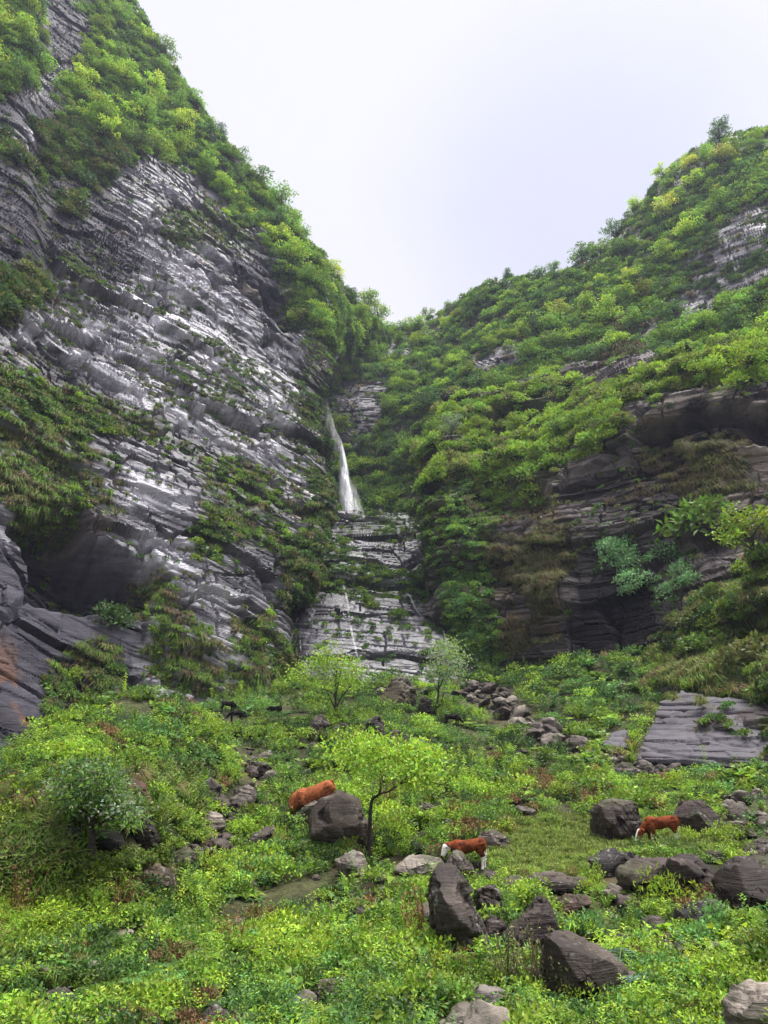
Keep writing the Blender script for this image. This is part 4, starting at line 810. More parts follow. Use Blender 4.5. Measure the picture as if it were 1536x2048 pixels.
# hillside trees: a handful of grown shapes, every tree an object
def far_tree(h=6.5, r=2.7, ncl=20, per=58, leaf=.36, seed=0, tall=1.0):
    T = Tubes(); top = np.array([RNG.normal() * .3, RNG.normal() * .3, h * .62]); T.add(bend(np.array([0, 0, -.4]), top, 6, 0, .05), .17, .06, 6)
    V, Cc = [], []
    for k in range(ncl):
        d = rdir(1, .2)[0]; c = np.array([0, 0, h * .62]) + d * np.array([r, r, h * .36 * tall]) * RNG.uniform(.35, .95) ; cr = r * RNG.uniform(.26, .46)
        T.add(bend(np.array([0, 0, h * RNG.uniform(.3, .55)]) , c, 4, .05, .1), .05, .02, 5)
        q = rdir(per, .25); P = c + q * (cr * RNG.uniform(.3, 1.08, per) ** .7)[:, None] * np.array([1, 1, .62]); D = unit(q + .9 * RNG.normal(size=(per, 3)) + np.array([0, 0, -.1])); Nn = unit(q * .7 + np.array([0, 0, .9]) + .45 * RNG.normal(size=(per, 3)))
        V.append(leafset(P, D, Nn, leaf * RNG.uniform(.6, 1.35, per), leaf * .62 * RNG.uniform(.75, 1.2, per))); Cc.append(vary(per, .15) * RNG.uniform(.72, 1.25) * np.array([RNG.uniform(.85, 1.2), 1, RNG.uniform(.85, 1.15)]))
    lv = np.concatenate(V); lc = np.concatenate(Cc); tv, tf = T.arr(); n = len(lv)
    v = np.concatenate([tv, lv.reshape(-1, 3)]); f = np.concatenate([tf, np.arange(n * 4).reshape(n, 4) + len(tv)])
    tc = np.tile([.05, .04, .032], (len(tv), 1)); cc = np.repeat(lc, 4, 0); mi = np.concatenate([np.zeros(len(tf)), np.ones(n)])
    return (np_mesh('broadleaf_tree', v, f, np.concatenate([tc, cc]), False, (M_BARK, M_LEAF), mi), np_mesh('trunk', tv, tf, tc, True, (M_BARK,)), np_mesh('crown', lv.reshape(-1, 3), np.arange(n * 4).reshape(n, 4), cc, False, (M_LEAF,)))
FT = [far_tree(6.5, 2.7, 20), far_tree(7.2, 2.4, 19, 60, .34, tall=1.15), far_tree(5.6, 2.9, 22, 52, .36), far_tree(6.0, 2.3, 16, 62, .33), far_tree(5.0, 2.6, 18, 55, .34, tall=.85), far_tree(7.0, 3.0, 24, 50, .38), far_tree(7.6, 2.1, 18, 60, .36, tall=1.2), far_tree(5.6, 3.0, 24, 56, .38, tall=.8), far_tree(6.8, 2.7, 26, 50, .38), far_tree(4.6, 2.0, 10, 60, .3), far_tree(7.5, 2.6, 30, 38, .36, tall=1.15)]
def put_tree(p, up, s, tint, label, group, lean=.35, k=None, name='broadleaf_tree', cat='tree'):
    ft = FT[RNG.integers(0, len(FT)) if k is None else k]
    if group: o = link(name, ft[0])
    else:                                                          # a tree one can single out has its parts
        o = bpy.data.objects.new(name, None); C.objects.link(o)
        for nm, me_ in (('trunk', ft[1]), ('crown', ft[2])): ch = link(nm, me_, o); ch.color = (*np.clip(tint, 0.01, .6), 1)
    u = Vector(unit(np.array(up) * lean + np.array([0, 0, 1.0])))
    o.rotation_euler = (u.to_track_quat('Z', 'Y') @ Matrix.Rotation(RNG.uniform(0, 6.28), 3, 'Z').to_quaternion()).to_euler()
    o.scale = (s * RNG.uniform(.9, 1.1), s * RNG.uniform(.9, 1.1), s * RNG.uniform(.7, .95)); o.location = p; o.color = (*np.clip(tint, 0.01, .6), 1); tag(o, label, cat, group); return o
def rock_at(R, px, py):
    """the nearest visible bit of a rock mass at a surveyed bearing"""
    d = np.hypot(R['px'] - px, R['py'] - py) + 1e3 * (R['dd'] < 3) + .15 * R['dd']; i = np.unravel_index(np.argmin(d), d.shape); return R['V'][i], R['N0'][i]
def plant_wood(R, mask, n, gap, smin, smax, tints, labels, group):
    r = on_rock(R, mask, n * 14, front=.0); P, Nn, px, py = r; got = []; k = 0
    for i in range(len(P)):
        g = gap * RNG.uniform(.8, 1.25)
        if all(abs(px[i] - a) > g or abs(py[i] - b) > g or math.hypot(px[i] - a, py[i] - b) > g for a, b in got):
            got.append((px[i], py[i])); j = RNG.choice(len(tints), p=[w_ for _, w_ in tints]); nb = fbm(P[i][None] * .05, 2, 71)[0]
            t = tints[j][0] * (1 + .2 * RNG.normal()) * (1 + .6 * nb)
            put_tree(P[i] - Nn[i] * .3 - np.array([0, 0, .9]), Nn[i] * .6, RNG.uniform(smin, smax), t, labels[j], group + ', ' + ('bright', 'green', 'dark', 'yellowish')[j]); k += 1
            if k >= n: break
    return k
WT = [(BRIGHT * 1.4, .42), (MID * 1.45, .36), (DARK * 1.6, .19), (np.array([.28, .35, .05]), .03)]
plant_wood(L, L['forest'] * (L['px'] > -120), 150, 28, .55, 1.25, WT, ['bright green broadleaf tree in the wood above the tall cliff', 'mid green broadleaf tree in the wood above the tall cliff', 'dark green broadleaf tree in the wood above the tall cliff', 'yellowish broadleaf tree in the wood above the tall cliff'], 'trees of the wood above the tall cliff')
bm_ = (1 - B['rock']) * (1 - .85 * B['tan']) * (B['py'] < 960)
plant_wood(B, bm_ * (B['px'] < 900) * (B['px'] > 640), 55, 30, .65, 1.1, [(BRIGHT * 1.25, .26), (MID * 1.5, .4), (DARK * 1.6, .30), (LIME * .9, .04)], ['fresh green tree in the shady wood behind the waterfall', 'green tree in the shady wood behind the waterfall', 'dark tree in the shady wood behind the waterfall', 'lime green tree in the shady wood behind the waterfall'], 'trees of the shady wood behind the waterfall')
plant_wood(B, bm_ * (B['px'] >= 900) * (B['px'] < 1620), 140, 30, .45, 1.2, WT, ['bright green tree on the hill across from the tall cliff', 'mid green tree on the hill across from the tall cliff', 'dark green tree on the hill across from the tall cliff', 'yellowish tree on the hill across from the tall cliff'], 'trees of the hill across from the tall cliff')
for x, y_, s, tn, lab, R, k in ((1292,772,.62,BRIGHT * 1.25,'bright fresh tree rising from the rim of the rock overhang',D,3), (1345,782,.45,BRIGHT * 1.2,'short bright tree close to the lip of the rock overhang',D,4), (1420,775,.75,BRIGHT * 1.15,'broad bright tree crowding the rim above the overhang',D,2), (1510,765,.8,BRIGHT * 1.1,'bright spreading tree where the rim meets the picture edge',D,5),
    (905,880,.62,SAGE * 1.3,'pale silvery tree in blossom leaning from the gorge edge',D,1), (960,880,.6,BRIGHT * .8,'leafy tree next to the silvery one on the gorge edge',D,0), (1040,870,.62,BRIGHT * .9,'rounded tree in the scrub above the brown grassy wall',D,2), (1120,880,.6,MID * 1.3,'drooping tree on the bench above the brown grassy wall',D,4), (1190,855,.62,BRIGHT * .85,'bushy tree touching the end of the rock overhang',D,2),
    (1460,625,.72,BRIGHT * .95,'round topped tree standing alone under the bare rock patch',B,2), (1440,395,.6,np.array([.36,.34,.05]),'golden yellow tree high on the far hill',B,3), (1440,318,.6,np.array([.30,.22,.08]),'tan budding tree near the hilltop',B,2), (1182,512,.62,SAGE * 1.1,'thin feathery tree poking above the skyline of the hill',B,1), (868,830,.5,LIME * .7,'small lime green tree on the shady gorge wall',B,3), (1105,535,.6,MID * 1.3,'tree cluster crown standing on the hill skyline',B,0),
    (940,640,.75,DARK * 1.3,'ivy clad dark tower of foliage on the gorge skyline',B,1), (215,165,.85,BRIGHT * 1.2,'brightest tall tree in the wood above the tall cliff',L,1), (300,220,.8,BRIGHT * 1.1,'broad vivid green tree below the brightest tall one',L,5), (1520,1150,.85,BRIGHT * .9,'fresh green tree on the steep bank at the picture edge',D,0)):
    p, nr = rock_at(R, x, y_); put_tree(p, nr * .5, s, tn, lab, None, .3, k)
BU = [p_clump(420, 1.0, .85, .22, .55, 12), p_clump(380, 1.0, .7, .2, .6, 10)]
CU = [p_clump(330, 1.0, .8, .15, .7, 7, .9), p_clump(300, 1.0, .75, .15, .7, 6, .9)]
def pmesh(name, pr, mat=None):
    n = len(pr.v); return np_mesh(name, pr.v.reshape(-1, 3), np.arange(n * 4).reshape(n, 4), np.repeat(pr.c, 4, 0), False, (mat or M_LEAF,))
BUM = [pmesh('bush', b) for b in BU]; CUM = [pmesh('cushion_plant', b) for b in CU]  # cushion plants rather than shrubs, leaves left as separate pieces
def put_bush(mesh, name, p, up, s, tint, label, cat, group=None, sz=None):
    o = link(name, mesh); u = Vector(unit(np.array(up))); o.rotation_euler = (u.to_track_quat('Z', 'Y') @ Matrix.Rotation(RNG.uniform(0, 6.28), 3, 'Z').to_quaternion()).to_euler()
    o.scale = (s, s, sz or s); o.location = p; o.color = (*np.clip(tint, .01, .6), 1); tag(o, label, cat, group); return o
for x, y_, s, tn, lab, R in ((228,1245,1.7,DARK * .8,'dark rounded bush in the corner under the rock overhang',L), (1392,1070,3.3,MID * .95,'big domed bush clinging to the cliff beside pale cushions',D), (1440,930,1.5,OLIVE,'olive bush on the grassy slope below the overhang',D), (150,405,1.2,OLIVE,'small olive bush in the notch high on the tall cliff',L), (1480,1330,1.9,OLIVE * .9,'wide olive bush on the bank over the wet slab',D), (1400,1300,1.7,MID * .8,'green bush on the bank over the wet slab',D),
                          (1350,545,2.0,DARK,'dark bush under the bare rock patch on the far hill',B), (400,625,1.0,DARK,'little bush on a ledge in the middle of the tall cliff',L), (795,1240,1.25,MID * .8,'round bush growing alone on the slab steps',S), (745,1215,1.0,BRIGHT * .55,'small lighter bush on the slab steps',S)):
    p, nr = rock_at(R, x, y_); put_bush(BUM[RNG.integers(0, 2)], 'bush', p - nr * .3, nr * .8 + np.array([0, 0, .8]), s, tn, lab, 'bush')
CUSH = [(1216,1055,12),(1203,1085,14),(1222,1078,12),(1228,1103,24),(1250,1112,26),(1240,1130,26),(1265,1135,22),(1284,1172,20),(1262,1186,18),(1308,1168,13),(1332,1105,22),(1350,1112,18),(1342,1190,22),(1365,1152,24),(1385,1165,20),(1255,1160,18),(1300,1120,14)]
for x, y_, r in CUSH:
    p, nr = rock_at(D, x, y_); put_bush(CUM[RNG.integers(0, 2)], 'cushion_plant', p - nr * .25, nr + np.array([0, 0, .5]), r * 1.75 * p[1] / F, np.array([.20, .37, .15]) * RNG.uniform(.85, 1.15), 'pale green cushion of leaves on the dark wet wall', 'cushion plant', 'pale cushions on the wet wall')
for x, y_, r in [(905,1190,18),(925,1210,20),(940,1235,18),(915,1165,14),(955,1255,20),(930,1262,18),(950,1285,22),(965,1310,20),(940,1305,16),(972,1270,14),(905,1140,14),(890,1195,12),(960,1335,18)]:
    p, nr = rock_at(D, x, y_); put_bush(CUM[RNG.integers(0, 2)], 'cushion_plant', p - nr * .2, nr + np.array([0, 0, .5]), r * 1.3 * p[1] / F, np.array([.10, .225, .06]) * RNG.uniform(.8, 1.2), 'green leafy cushion at the edge of the washed slabs', 'cushion plant', 'leafy cushions beside the slabs')
TSM = [pmesh('tussock', p_tuft(320, .8, .013, 1.0, 1.0), M_GRASSLEAF), pmesh('tussock', p_tuft(280, .75, .014, .9, 1.1), M_GRASSLEAF)]
for x, y_, s, lab in ((1345,1402,.9,'grass tussock at the top corner of the smooth wet slab'), (1400,1412,1.0,'grass tussock hanging over the upper edge of the wet slab'), (1438,1438,1.15,'largest grass tussock drooping across the wet slab'), (1468,1450,1.0,'grass tussock low on the wet slab next to the largest one'), (1500,1432,1.1,'straw grass tussock above the far end of the wet slab'), (1300,1420,.7,'small grass tussock along the dry edge of the wet slab')):
    p = W(x, y_, 38.6); put_bush(TSM[RNG.integers(0, 2)], 'tussock', p, np.array([0, -.5, .8]), s, OLIVE * RNG.uniform(1.0, 1.4), lab, 'grass tussock')
for k_, (x, y_) in enumerate([(35,1600),(62,1622),(88,1588),(110,1640),(128,1602),(60,1680),(92,1664),(275,1572),(300,1592),(325,1570),(350,1600),(312,1625),(375,1585),(338,1640),(262,1622),(228,1632),(40,1720),(80,1735)]):
    p, ok = gpix([x], [y_]); put_bush(TSM[k_ % 2], 'tussock', p[0] + np.array([0, -.1, .05]), np.array([0, -.55, .8]), RNG.uniform(.65, 1.0), (OLIVE, STRAW * .8, MID * .75)[k_ % 3] * RNG.uniform(.8, 1.1), 'drooping grass tussock on the steep front of the knoll', 'grass tussock', 'drooping tussocks on the knoll')
# foreground shrubs and ferns one can point to
SHP = [p_clump(330, .5, 1.0, .075, .38, 9, 1.2), p_clump(300, .5, .8, .07, .5, 8, .8), p_clump(280, .5, .75, .09, .65, 8, .5)]
SHM = [pmesh('low_shrub', b) for b in SHP]; FNM = [pmesh('fern', p_fern(9, .8, 16)), pmesh('fern', p_fern(8, .75, 15, .19))]; TWM = pmesh('dry_shrub', p_twig(220, .7, .05), M_LEAF); THM = pmesh('thistle', p_fern(10, .8, 12, .3, 1.1))
def low(px, py, kind, s, tint, label, cat='shrub', group=None, z=1.0):
    p, ok = gpix([px], [py]); p = p[0]; me, nm = {'y': (SHM[0], 'low_shrub'), 'g': (SHM[1], 'low_shrub'), 'b': (SHM[2], 'low_shrub'), 'f': (FNM[0], 'fern'), 'F': (FNM[1], 'fern'), 't': (TWM, 'dry_shrub'), 'h': (THM, 'thistle')}[kind]
    put_bush(me, nm, p - np.array([0, 0, .03]), gnorm(p[:1], p[1:2])[0] * .4 + np.array([0, 0, .8]), s, tint, label, cat, group, s * z)
YL = np.array([.31, .44, .04])
low(1322,1822,'y',1.25,YL,'tall yellow green shrub in front of the huge dark boulder', z=1.35); low(1185,1800,'y',.95,YL * .9,'yellow green shrub at the end of the flat ledge')
low(545,1690,'y',1.25,YL,'yellow green shrub right of the dark slanted slab'); low(650,1672,'y',1.3,YL * .85,'yellow green shrub at the foot of the tilted boulder')
low(420,1760,'y',1.5,YL * .95,'wide yellow green shrub on the slope below the stream mouth'); low(640,1930,'y',1.0,YL,'yellow green shrub just behind the speckled stone'); low(600,1960,'y',1.0,YL * .95,'yellow green shrub beside the speckled stone')
low(330,2030,'y',.9,YL * 1.05,'bright yellow green shrub at the bottom of the slope'); low(860,1970,'y',1.0,np.array([.33, .36, .04]),'golden green shrub below the rock pillar'); low(890,2000,'y',.8,np.array([.30, .36, .05]),'golden green shrub above the broad pale boulder')
low(1170,2030,'y',1.0,YL,'small yellow green shrub in front of the sloping boulder'); low(1000,1672,'g',1.2,LIME * .8,'lime shrub above the brown wedge rock'); low(780,1680,'y',1.6,YL * .9,'yellow patch of shrub right of the forked tree foot'); low(720,1560,'g',1.2,BRIGHT * 1.2,'green shrub between cow and forked tree')
low(1040,1560,'y',1.6,YL * .9,'yellow green shrub in the middle of the upper slope'); low(1130,1600,'g',1.6,LIME * .7,'lime green shrub left of the fang boulder'); low(1400,1900,'b',1.1,BLUE * 1.2,'bluish leafy shrub below the low dark rock'); low(1440,1885,'b',1.1,BLUE,'bluish leafy shrub under the rounded boulder')
low(1450,1690,'y',1.3,YL * .85,'yellow shrub behind the far edge boulders'); low(1375,1690,'y',1.0,YL * .9,'yellow shrub at the heels of the grazing calf')
low(370,1965,'f',.85,BRIGHT * 1.15,'light green fern fanning out on the lower slope','fern'); low(400,1975,'F',.8,BRIGHT,'second fern right beside the light fanning fern','fern'); low(1225,1790,'f',1.0,MID * 1.1,'dark fern in the shade of the rough black shelf','fern'); low(1255,1800,'F',.85,MID * 1.2,'fern between black shelf and huge boulder','fern')
low(610,1880,'f',.9,BRIGHT * .9,'pale fern in the weeds left of the rock pile','fern'); low(735,1872,'h',.75,BLUE * 1.6,'grey green thistle below the squarish dark rock','thistle'); low(1238,1985,'h',1.0,np.array([.13, .26, .15]),'big blue green thistle by the sloping boulder','thistle'); low(1275,1975,'h',.75,np.array([.13, .25, .14]),'smaller blue green thistle right of the big one','thistle'); low(300,1990,'h',.75,BLUE * 1.3,'dark blue green thistle among the lower weeds','thistle')
low(1070,1990,'t',1.35,np.array([.22, .23, .10]),'large thin twiggy shrub before the sloping boulder'); low(1020,1985,'t',1.2,np.array([.2, .2, .1]),'twiggy shrub above the curved grey stone'); low(1130,2010,'t',1.1,np.array([.2, .22, .09]),'twiggy shrub at the corner of the sloping boulder')
low(845,1890,'t',1.3,RUST * 2.2,'reddish brown dry shrub left of the rock pillar'); low(465,1905,'t',1.1,RUST * 2,'rusty dry shrub in the middle of the lower weeds'); low(240,1835,'t',1.2,RUST * 1.7,'brown dry shrub on the slope under the knoll'); low(40,1845,'t',1.5,RUST * 1.6,'brown dry shrub by the knoll foot'); low(905,1640,'t',1.2,RUST * 1.8,'brown dry shrub beyond the wooden stake'); low(780,1620,'t',1.6,RUST * 2,'rusty dry shrub beneath the forked tree'); low(920,1975,'t',.8,RUST * 2,'small rusty shrub left of the curved stone')
# ---------------------------------------------------------------- cattle and goats
def lathe(bm, secs, ns=14):
    """secs: (centre, half width, half height, tangent) rings joined into a closed limb"""
    rings = []
    for c, a, b, t in secs:
        t = Vector(t).normalized(); s = t.cross(Vector((0, 0, 1)))
        s = s.normalized() if s.length > .05 else Vector((0, 1, 0)); u = s.cross(t)
        rings.append([bm.verts.new(Vector(c) + s * (a * math.cos(k * 6.28318 / ns)) + u * (b * math.sin(k * 6.28318 / ns))) for k in range(ns)])
    for r, q in zip(rings[:-1], rings[1:]):
        for k in range(ns): bm.faces.new((r[k], r[(k + 1) % ns], q[(k + 1) % ns], q[k]))
    bm.faces.new(rings[0][::-1]); bm.faces.new(rings[-1])
def limb(bm, pts, rad, asp=1.0, n=4, ns=12):
    P = resample(pts, n * len(pts)); Rr = np.interp(np.linspace(0, 1, len(P)), np.linspace(0, 1, len(pts)), rad); A = np.interp(np.linspace(0, 1, len(P)), np.linspace(0, 1, len(pts)), asp) if not np.isscalar(asp) else np.full(len(P), asp)
    T = np.gradient(P, axis=0); lathe(bm, [(P[i], Rr[i], Rr[i] * A[i], T[i]) for i in range(len(P))], ns)
def beast(kind, up=False):
    """body, neck, head, ears, legs and tail grown together; x forward, height near 1 at the withers"""
    bm = bmesh.new(); goat = kind == 'goat'; cow = kind == 'cow'
    k = 1.0 if cow else .80                                          # depth of the trunk
    zt = lambda z, r: z - r * (1 - k) * .0
    S_ = lambda c, a, b, t=(1, 0, 0): (c, a * (k if not cow else 1), b * k, t)
    # trunk: rump, loin, barrel, chest; back kept near level, belly curved
    top = [(-.60, .80), (-.56, .93), (-.46, .975), (-.30, .965), (-.05, .945), (.15, .95), (.32, .985), (.44, .96), (.52, .88)]
    bot = [(-.60, .68), (-.56, .60), (-.46, .55), (-.30, .515), (-.05, .44), (.15, .425), (.32, .45), (.44, .50), (.52, .60)]
    wid = [.07, .15, .20, .215, .245, .235, .205, .165, .09]
    secs = []
    for (x, zt_), (_, zb), w_ in zip(top, bot, wid):
        h = (zt_ - zb); zb2 = zt_ - h * (1.0 if cow else .82); secs.append(((x, 0, (zt_ + zb2) / 2), w_ * (1 if cow else .84), (zt_ - zb2) / 2, (1, 0, 0)))
    P = resample([c for c, *_ in secs], 40); A = np.interp(np.linspace(0, 1, 40), np.linspace(0, 1, 9), [q[1] for q in secs]); B_ = np.interp(np.linspace(0, 1, 40), np.linspace(0, 1, 9), [q[2] for q in secs])
    lathe(bm, [(P[i], A[i], B_[i], (1, 0, 0)) for i in range(40)], 22)
    fat = 1.0 if cow else 1.08
    for s in (1, -1):
        limb(bm, [(-.47, s * .10, .90), (-.48, s * .135, .76), (-.43, s * .135, .62), (-.47, s * .12, .48)], np.array([.10, .155, .115, .06]), [1.1, 1.25, 1.2, 1], 5, 14)    # haunch and thigh
        limb(bm, [(-.52, s * .09, .88), (-.545, s * .10, .72), (-.53, s * .11, .56)], [.07, .085, .05], 1.2, 4)
        dx = .07 * s
        limb(bm, [(-.44 + .6 * dx, s * .12, .60), (-.54 + dx, s * .115, .37), (-.52 + dx, s * .115, .20), (-.51 + dx, s * .115, .07), (-.49 + dx, s * .115, .0)], np.array([.10, .064, .043, .046, .056]) * fat, 1, 5)
        limb(bm, [(.30, s * .13, .88), (.37, s * .145, .70), (.34, s * .125, .52)], [.09, .105, .065], 1.35, 5)                                                                # shoulder
        dx = -.06 * s
        limb(bm, [(.34 + .6 * dx, s * .12, .66), (.355 + dx, s * .115, .36), (.345 + dx, s * .112, .18), (.345 + dx, s * .112, .06), (.37 + dx, s * .112, .0)], np.array([.09, .06, .042, .045, .055]) * fat, 1, 5)
    if goat: hp = [(.30, 0, .75), (.54, 0, .68), (.66, 0, .5)]; hh = [(.62, 0, .56), (.72, 0, .46), (.84, 0, .30), (.87, 0, .24)]; r1 = [.15, .11, .08]; r2 = [.07, .085, .055, .04]
    elif cow: hp = [(.26, 0, .72), (.50, 0, .70), (.72, 0, .52)]; hh = [(.66, 0, .57), (.79, 0, .46), (.93, 0, .25), (.97, 0, .15)]; r1 = [.20, .18, .12]; r2 = [.09, .115, .08, .065]
    elif up: hp = [(.28, 0, .74), (.48, 0, .79), (.64, 0, .80)]; hh = [(.60, 0, .84), (.71, 0, .76), (.81, 0, .58), (.84, 0, .50)]; r1 = [.165, .125, .095]; r2 = [.085, .112, .075, .06]
    else: hp = [(.28, 0, .75), (.50, 0, .67), (.67, 0, .50)]; hh = [(.62, 0, .56), (.73, 0, .46), (.86, 0, .26), (.89, 0, .18)]; r1 = [.165, .12, .095]; r2 = [.085, .112, .075, .06]
    limb(bm, hp, r1, [1.2, 1.25, 1.2], 6, 16); limb(bm, hh, r2, 1.15, 6, 14)
    limb(bm, [np.array(hp[0]) + [.08, 0, -.12], np.array(hp[1]) + [.0, 0, -.14], np.array(hp[2]) + [-.02, 0, -.06]], [.07, .05, .03], 1.3, 4)                                       # dewlap
    h0 = np.array(hh[1]) * .45 + np.array(hh[0]) * .55
    for s in (1, -1): limb(bm, [h0 + [0, s * .06, .04], h0 + [-.02, s * .16, .04], h0 + [-.04, s * .23, -.02]], [.028, .048, .016], .5, 4, 8)
    limb(bm, [(-.57, 0, .93), (-.635, 0, .90), (-.655, 0, .72), (-.645, 0, .48), (-.64, 0, .36)] if not goat else [(-.56, 0, .92), (-.65, 0, .96), (-.70, 0, .9)], [.045, .030, .02, .034, .012] if not goat else [.035, .04, .02], 1, 5, 8)
    v, nn, f = remeshed(bm, .0125, 10); hh = [np.array(q) for q in hh]
    axis = unit(hh[3] - hh[0]); return v, nn, f, np.array(hh), axis
def paint(kind, v, nn, white_legs=False, white_face=False):
    n = fbm(v * 3.2, 3, 611); n2 = fbm(v * 14, 2, 612)
    if kind == 'goat': c = np.tile([.012, .011, .011], (len(v), 1)) * (1 + .3 * n)[:, None]; return c
    base = np.array([.265, .082, .034]) if kind == 'cow' else np.array([.165, .042, .015])
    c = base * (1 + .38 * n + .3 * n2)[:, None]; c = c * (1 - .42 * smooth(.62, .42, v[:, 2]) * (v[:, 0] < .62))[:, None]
    if kind == 'calf':
        dk = smooth(.15, .35, fbm(v * 4.5, 2, 613)) * smooth(.6, .75, v[:, 2]); c = mix(c, (.055, .014, .008), dk * .8)
    WH = np.array([.78, .74, .68])
    if white_legs: c = mix(c, WH, smooth(.40, .36, v[:, 2] + .03 * n) * (v[:, 0] < -.3)); c = mix(c, WH, smooth(-.60, -.615, v[:, 0]) * smooth(.62, .56, v[:, 2]) * .9)
    return c
def animal(kind, label, cat, px, py, facing, hgt, y=None, face=None, legs=False, pitch=0.0, name=None):
    goat_ = kind == 'goat'; v, nn, f, hh, ax = beast(kind, face == 'white'); c = paint(kind, v, nn, legs)
    WH = np.array([.80, .77, .72]); rel = (v - hh[0]) @ ax; off = np.linalg.norm((v - hh[0]) - rel[:, None] * ax, axis=1); inhead = (v[:, 0] > hh[0][0] - .02) & (off < .2)
    if face == 'white': c = mix(c, WH, smooth(.05, .09, rel) * inhead * (np.abs(v[:, 1]) < .135))
    if face == 'blaze':
        up = np.array([-ax[2], 0, ax[0]]) if ax[0] > 0 else np.array([0, 0, 1.0]); fr = (v - hh[0]) @ up
        c = mix(c, WH, smooth(.04, .10, rel) * inhead * np.maximum(smooth(.02, .06, fr) * smooth(.08, .05, np.abs(v[:, 1])), smooth(.36, .40, rel)))
    if kind != 'goat': c = mix(c, (.06, .04, .03), smooth(.035, .02, v[:, 2]) * .8)
    p = W(px, py, y) if y else gpix([px], [py])[0][0]
    p = np.array([p[0], p[1], ground(p[:1], p[1:2])[0]])
    CLEAR.append(([(px - 30 * hgt * 22 / p[1] * 1.9, py - 62 * hgt * 22 / p[1] * 1.3), (px + 30 * hgt * 22 / p[1] * 1.9, py - 62 * hgt * 22 / p[1] * 1.3), (px + 30 * hgt * 22 / p[1] * 1.9, py), (px - 30 * hgt * 22 / p[1] * 1.9, py)], p[1] - 1.0, p[1] + .25))
    if goat_: CLEAR.append(([(px - 26, py - 34), (px + 26, py - 34), (px + 30, py + 4), (px - 30, py + 4)], p[1] - 3.0, p[1] + .5)); p = p + np.array([0, 0, .12])
    e = bpy.data.objects.new(name or kind, None); C.objects.link(e); e.location = p; e.rotation_euler = (0, pitch, facing); e.scale = (hgt,) * 3; tag(e, label, cat)
    link('body', np_mesh('body', v, f, c, True, (M_HIDE,)), e)
    side = np.array([0, 1.0, 0]); ec = hh[1] + (np.array(hh[2]) - hh[1]) * .22
    for s in (1, -1):
        b = bmesh.new(); bmesh.ops.create_uvsphere(b, u_segments=10, v_segments=8, radius=.024); me = bpy.data.meshes.new('eye'); b.to_mesh(me); b.free()
        ca = me.color_attributes.new('Col', 'FLOAT_COLOR', 'POINT'); ca.data.foreach_set('color', np.tile([.008, .006, .005, 1], len(me.vertices)).astype(np.float32)); me.materials.append(M_HIDE); me.polygons.foreach_set('use_smooth', [True] * len(me.polygons))
        o = link('eye', me, e); o.location = ec + np.array([0, s * (.098 if kind != 'goat' else .07), .035])
    if kind == 'goat':
        for s in (1, -1):
            b = Tubes(); h0 = np.array(hh[0]) + np.array([.03, s * .035, .05]); b.add(resample([h0, h0 + [.04, s * .02, .08], h0 + [-.02, s * .05, .14]], 10), .022, .005, 7); vv, ff = b.arr(); link('horn', np_mesh('horn', vv, ff, np.tile([.03, .027, .024], (len(vv), 1)), True, (M_HIDE,)), e)
    return e
PI = math.pi
animal('cow', 'big orange brown cow grazing head down behind the tilted boulder', 'cow', 640, 1634, PI + .12, 1.2, 28.4, pitch=.30)
animal('calf', 'red brown calf with a white face behind the rock pillar', 'calf', 938, 1742, PI + .16, .78, None, face='white', legs=True, pitch=.06)
animal('calf', 'red brown calf with white socks grazing below the fang boulder', 'calf', 1327, 1692, PI - .10, .80, None, face='blaze', legs=True, pitch=.05)
for x, y_, f, h, lab in ((455,1430,.3,.7,'black goat standing at the foot of the grass hung cliff'), (470,1448,PI,.6,'black goat in the weeds just below the standing goat'), (548,1440,PI - .3,.68,'black goat near the rocks left of the bright green tree'), (906,1458,.1,.68,'black goat in the grass right of the pale green tree')):
    animal('goat', lab, 'goat', x, y_, f, h)
pg, ng = rock_at(L, 492, 1256); e = animal('goat', 'black goat on a ledge of the tall grey cliff', 'goat', 452, 1437, PI + .5, .8); e.location = pg + ng * .5 + np.array([0, 0, -.1])

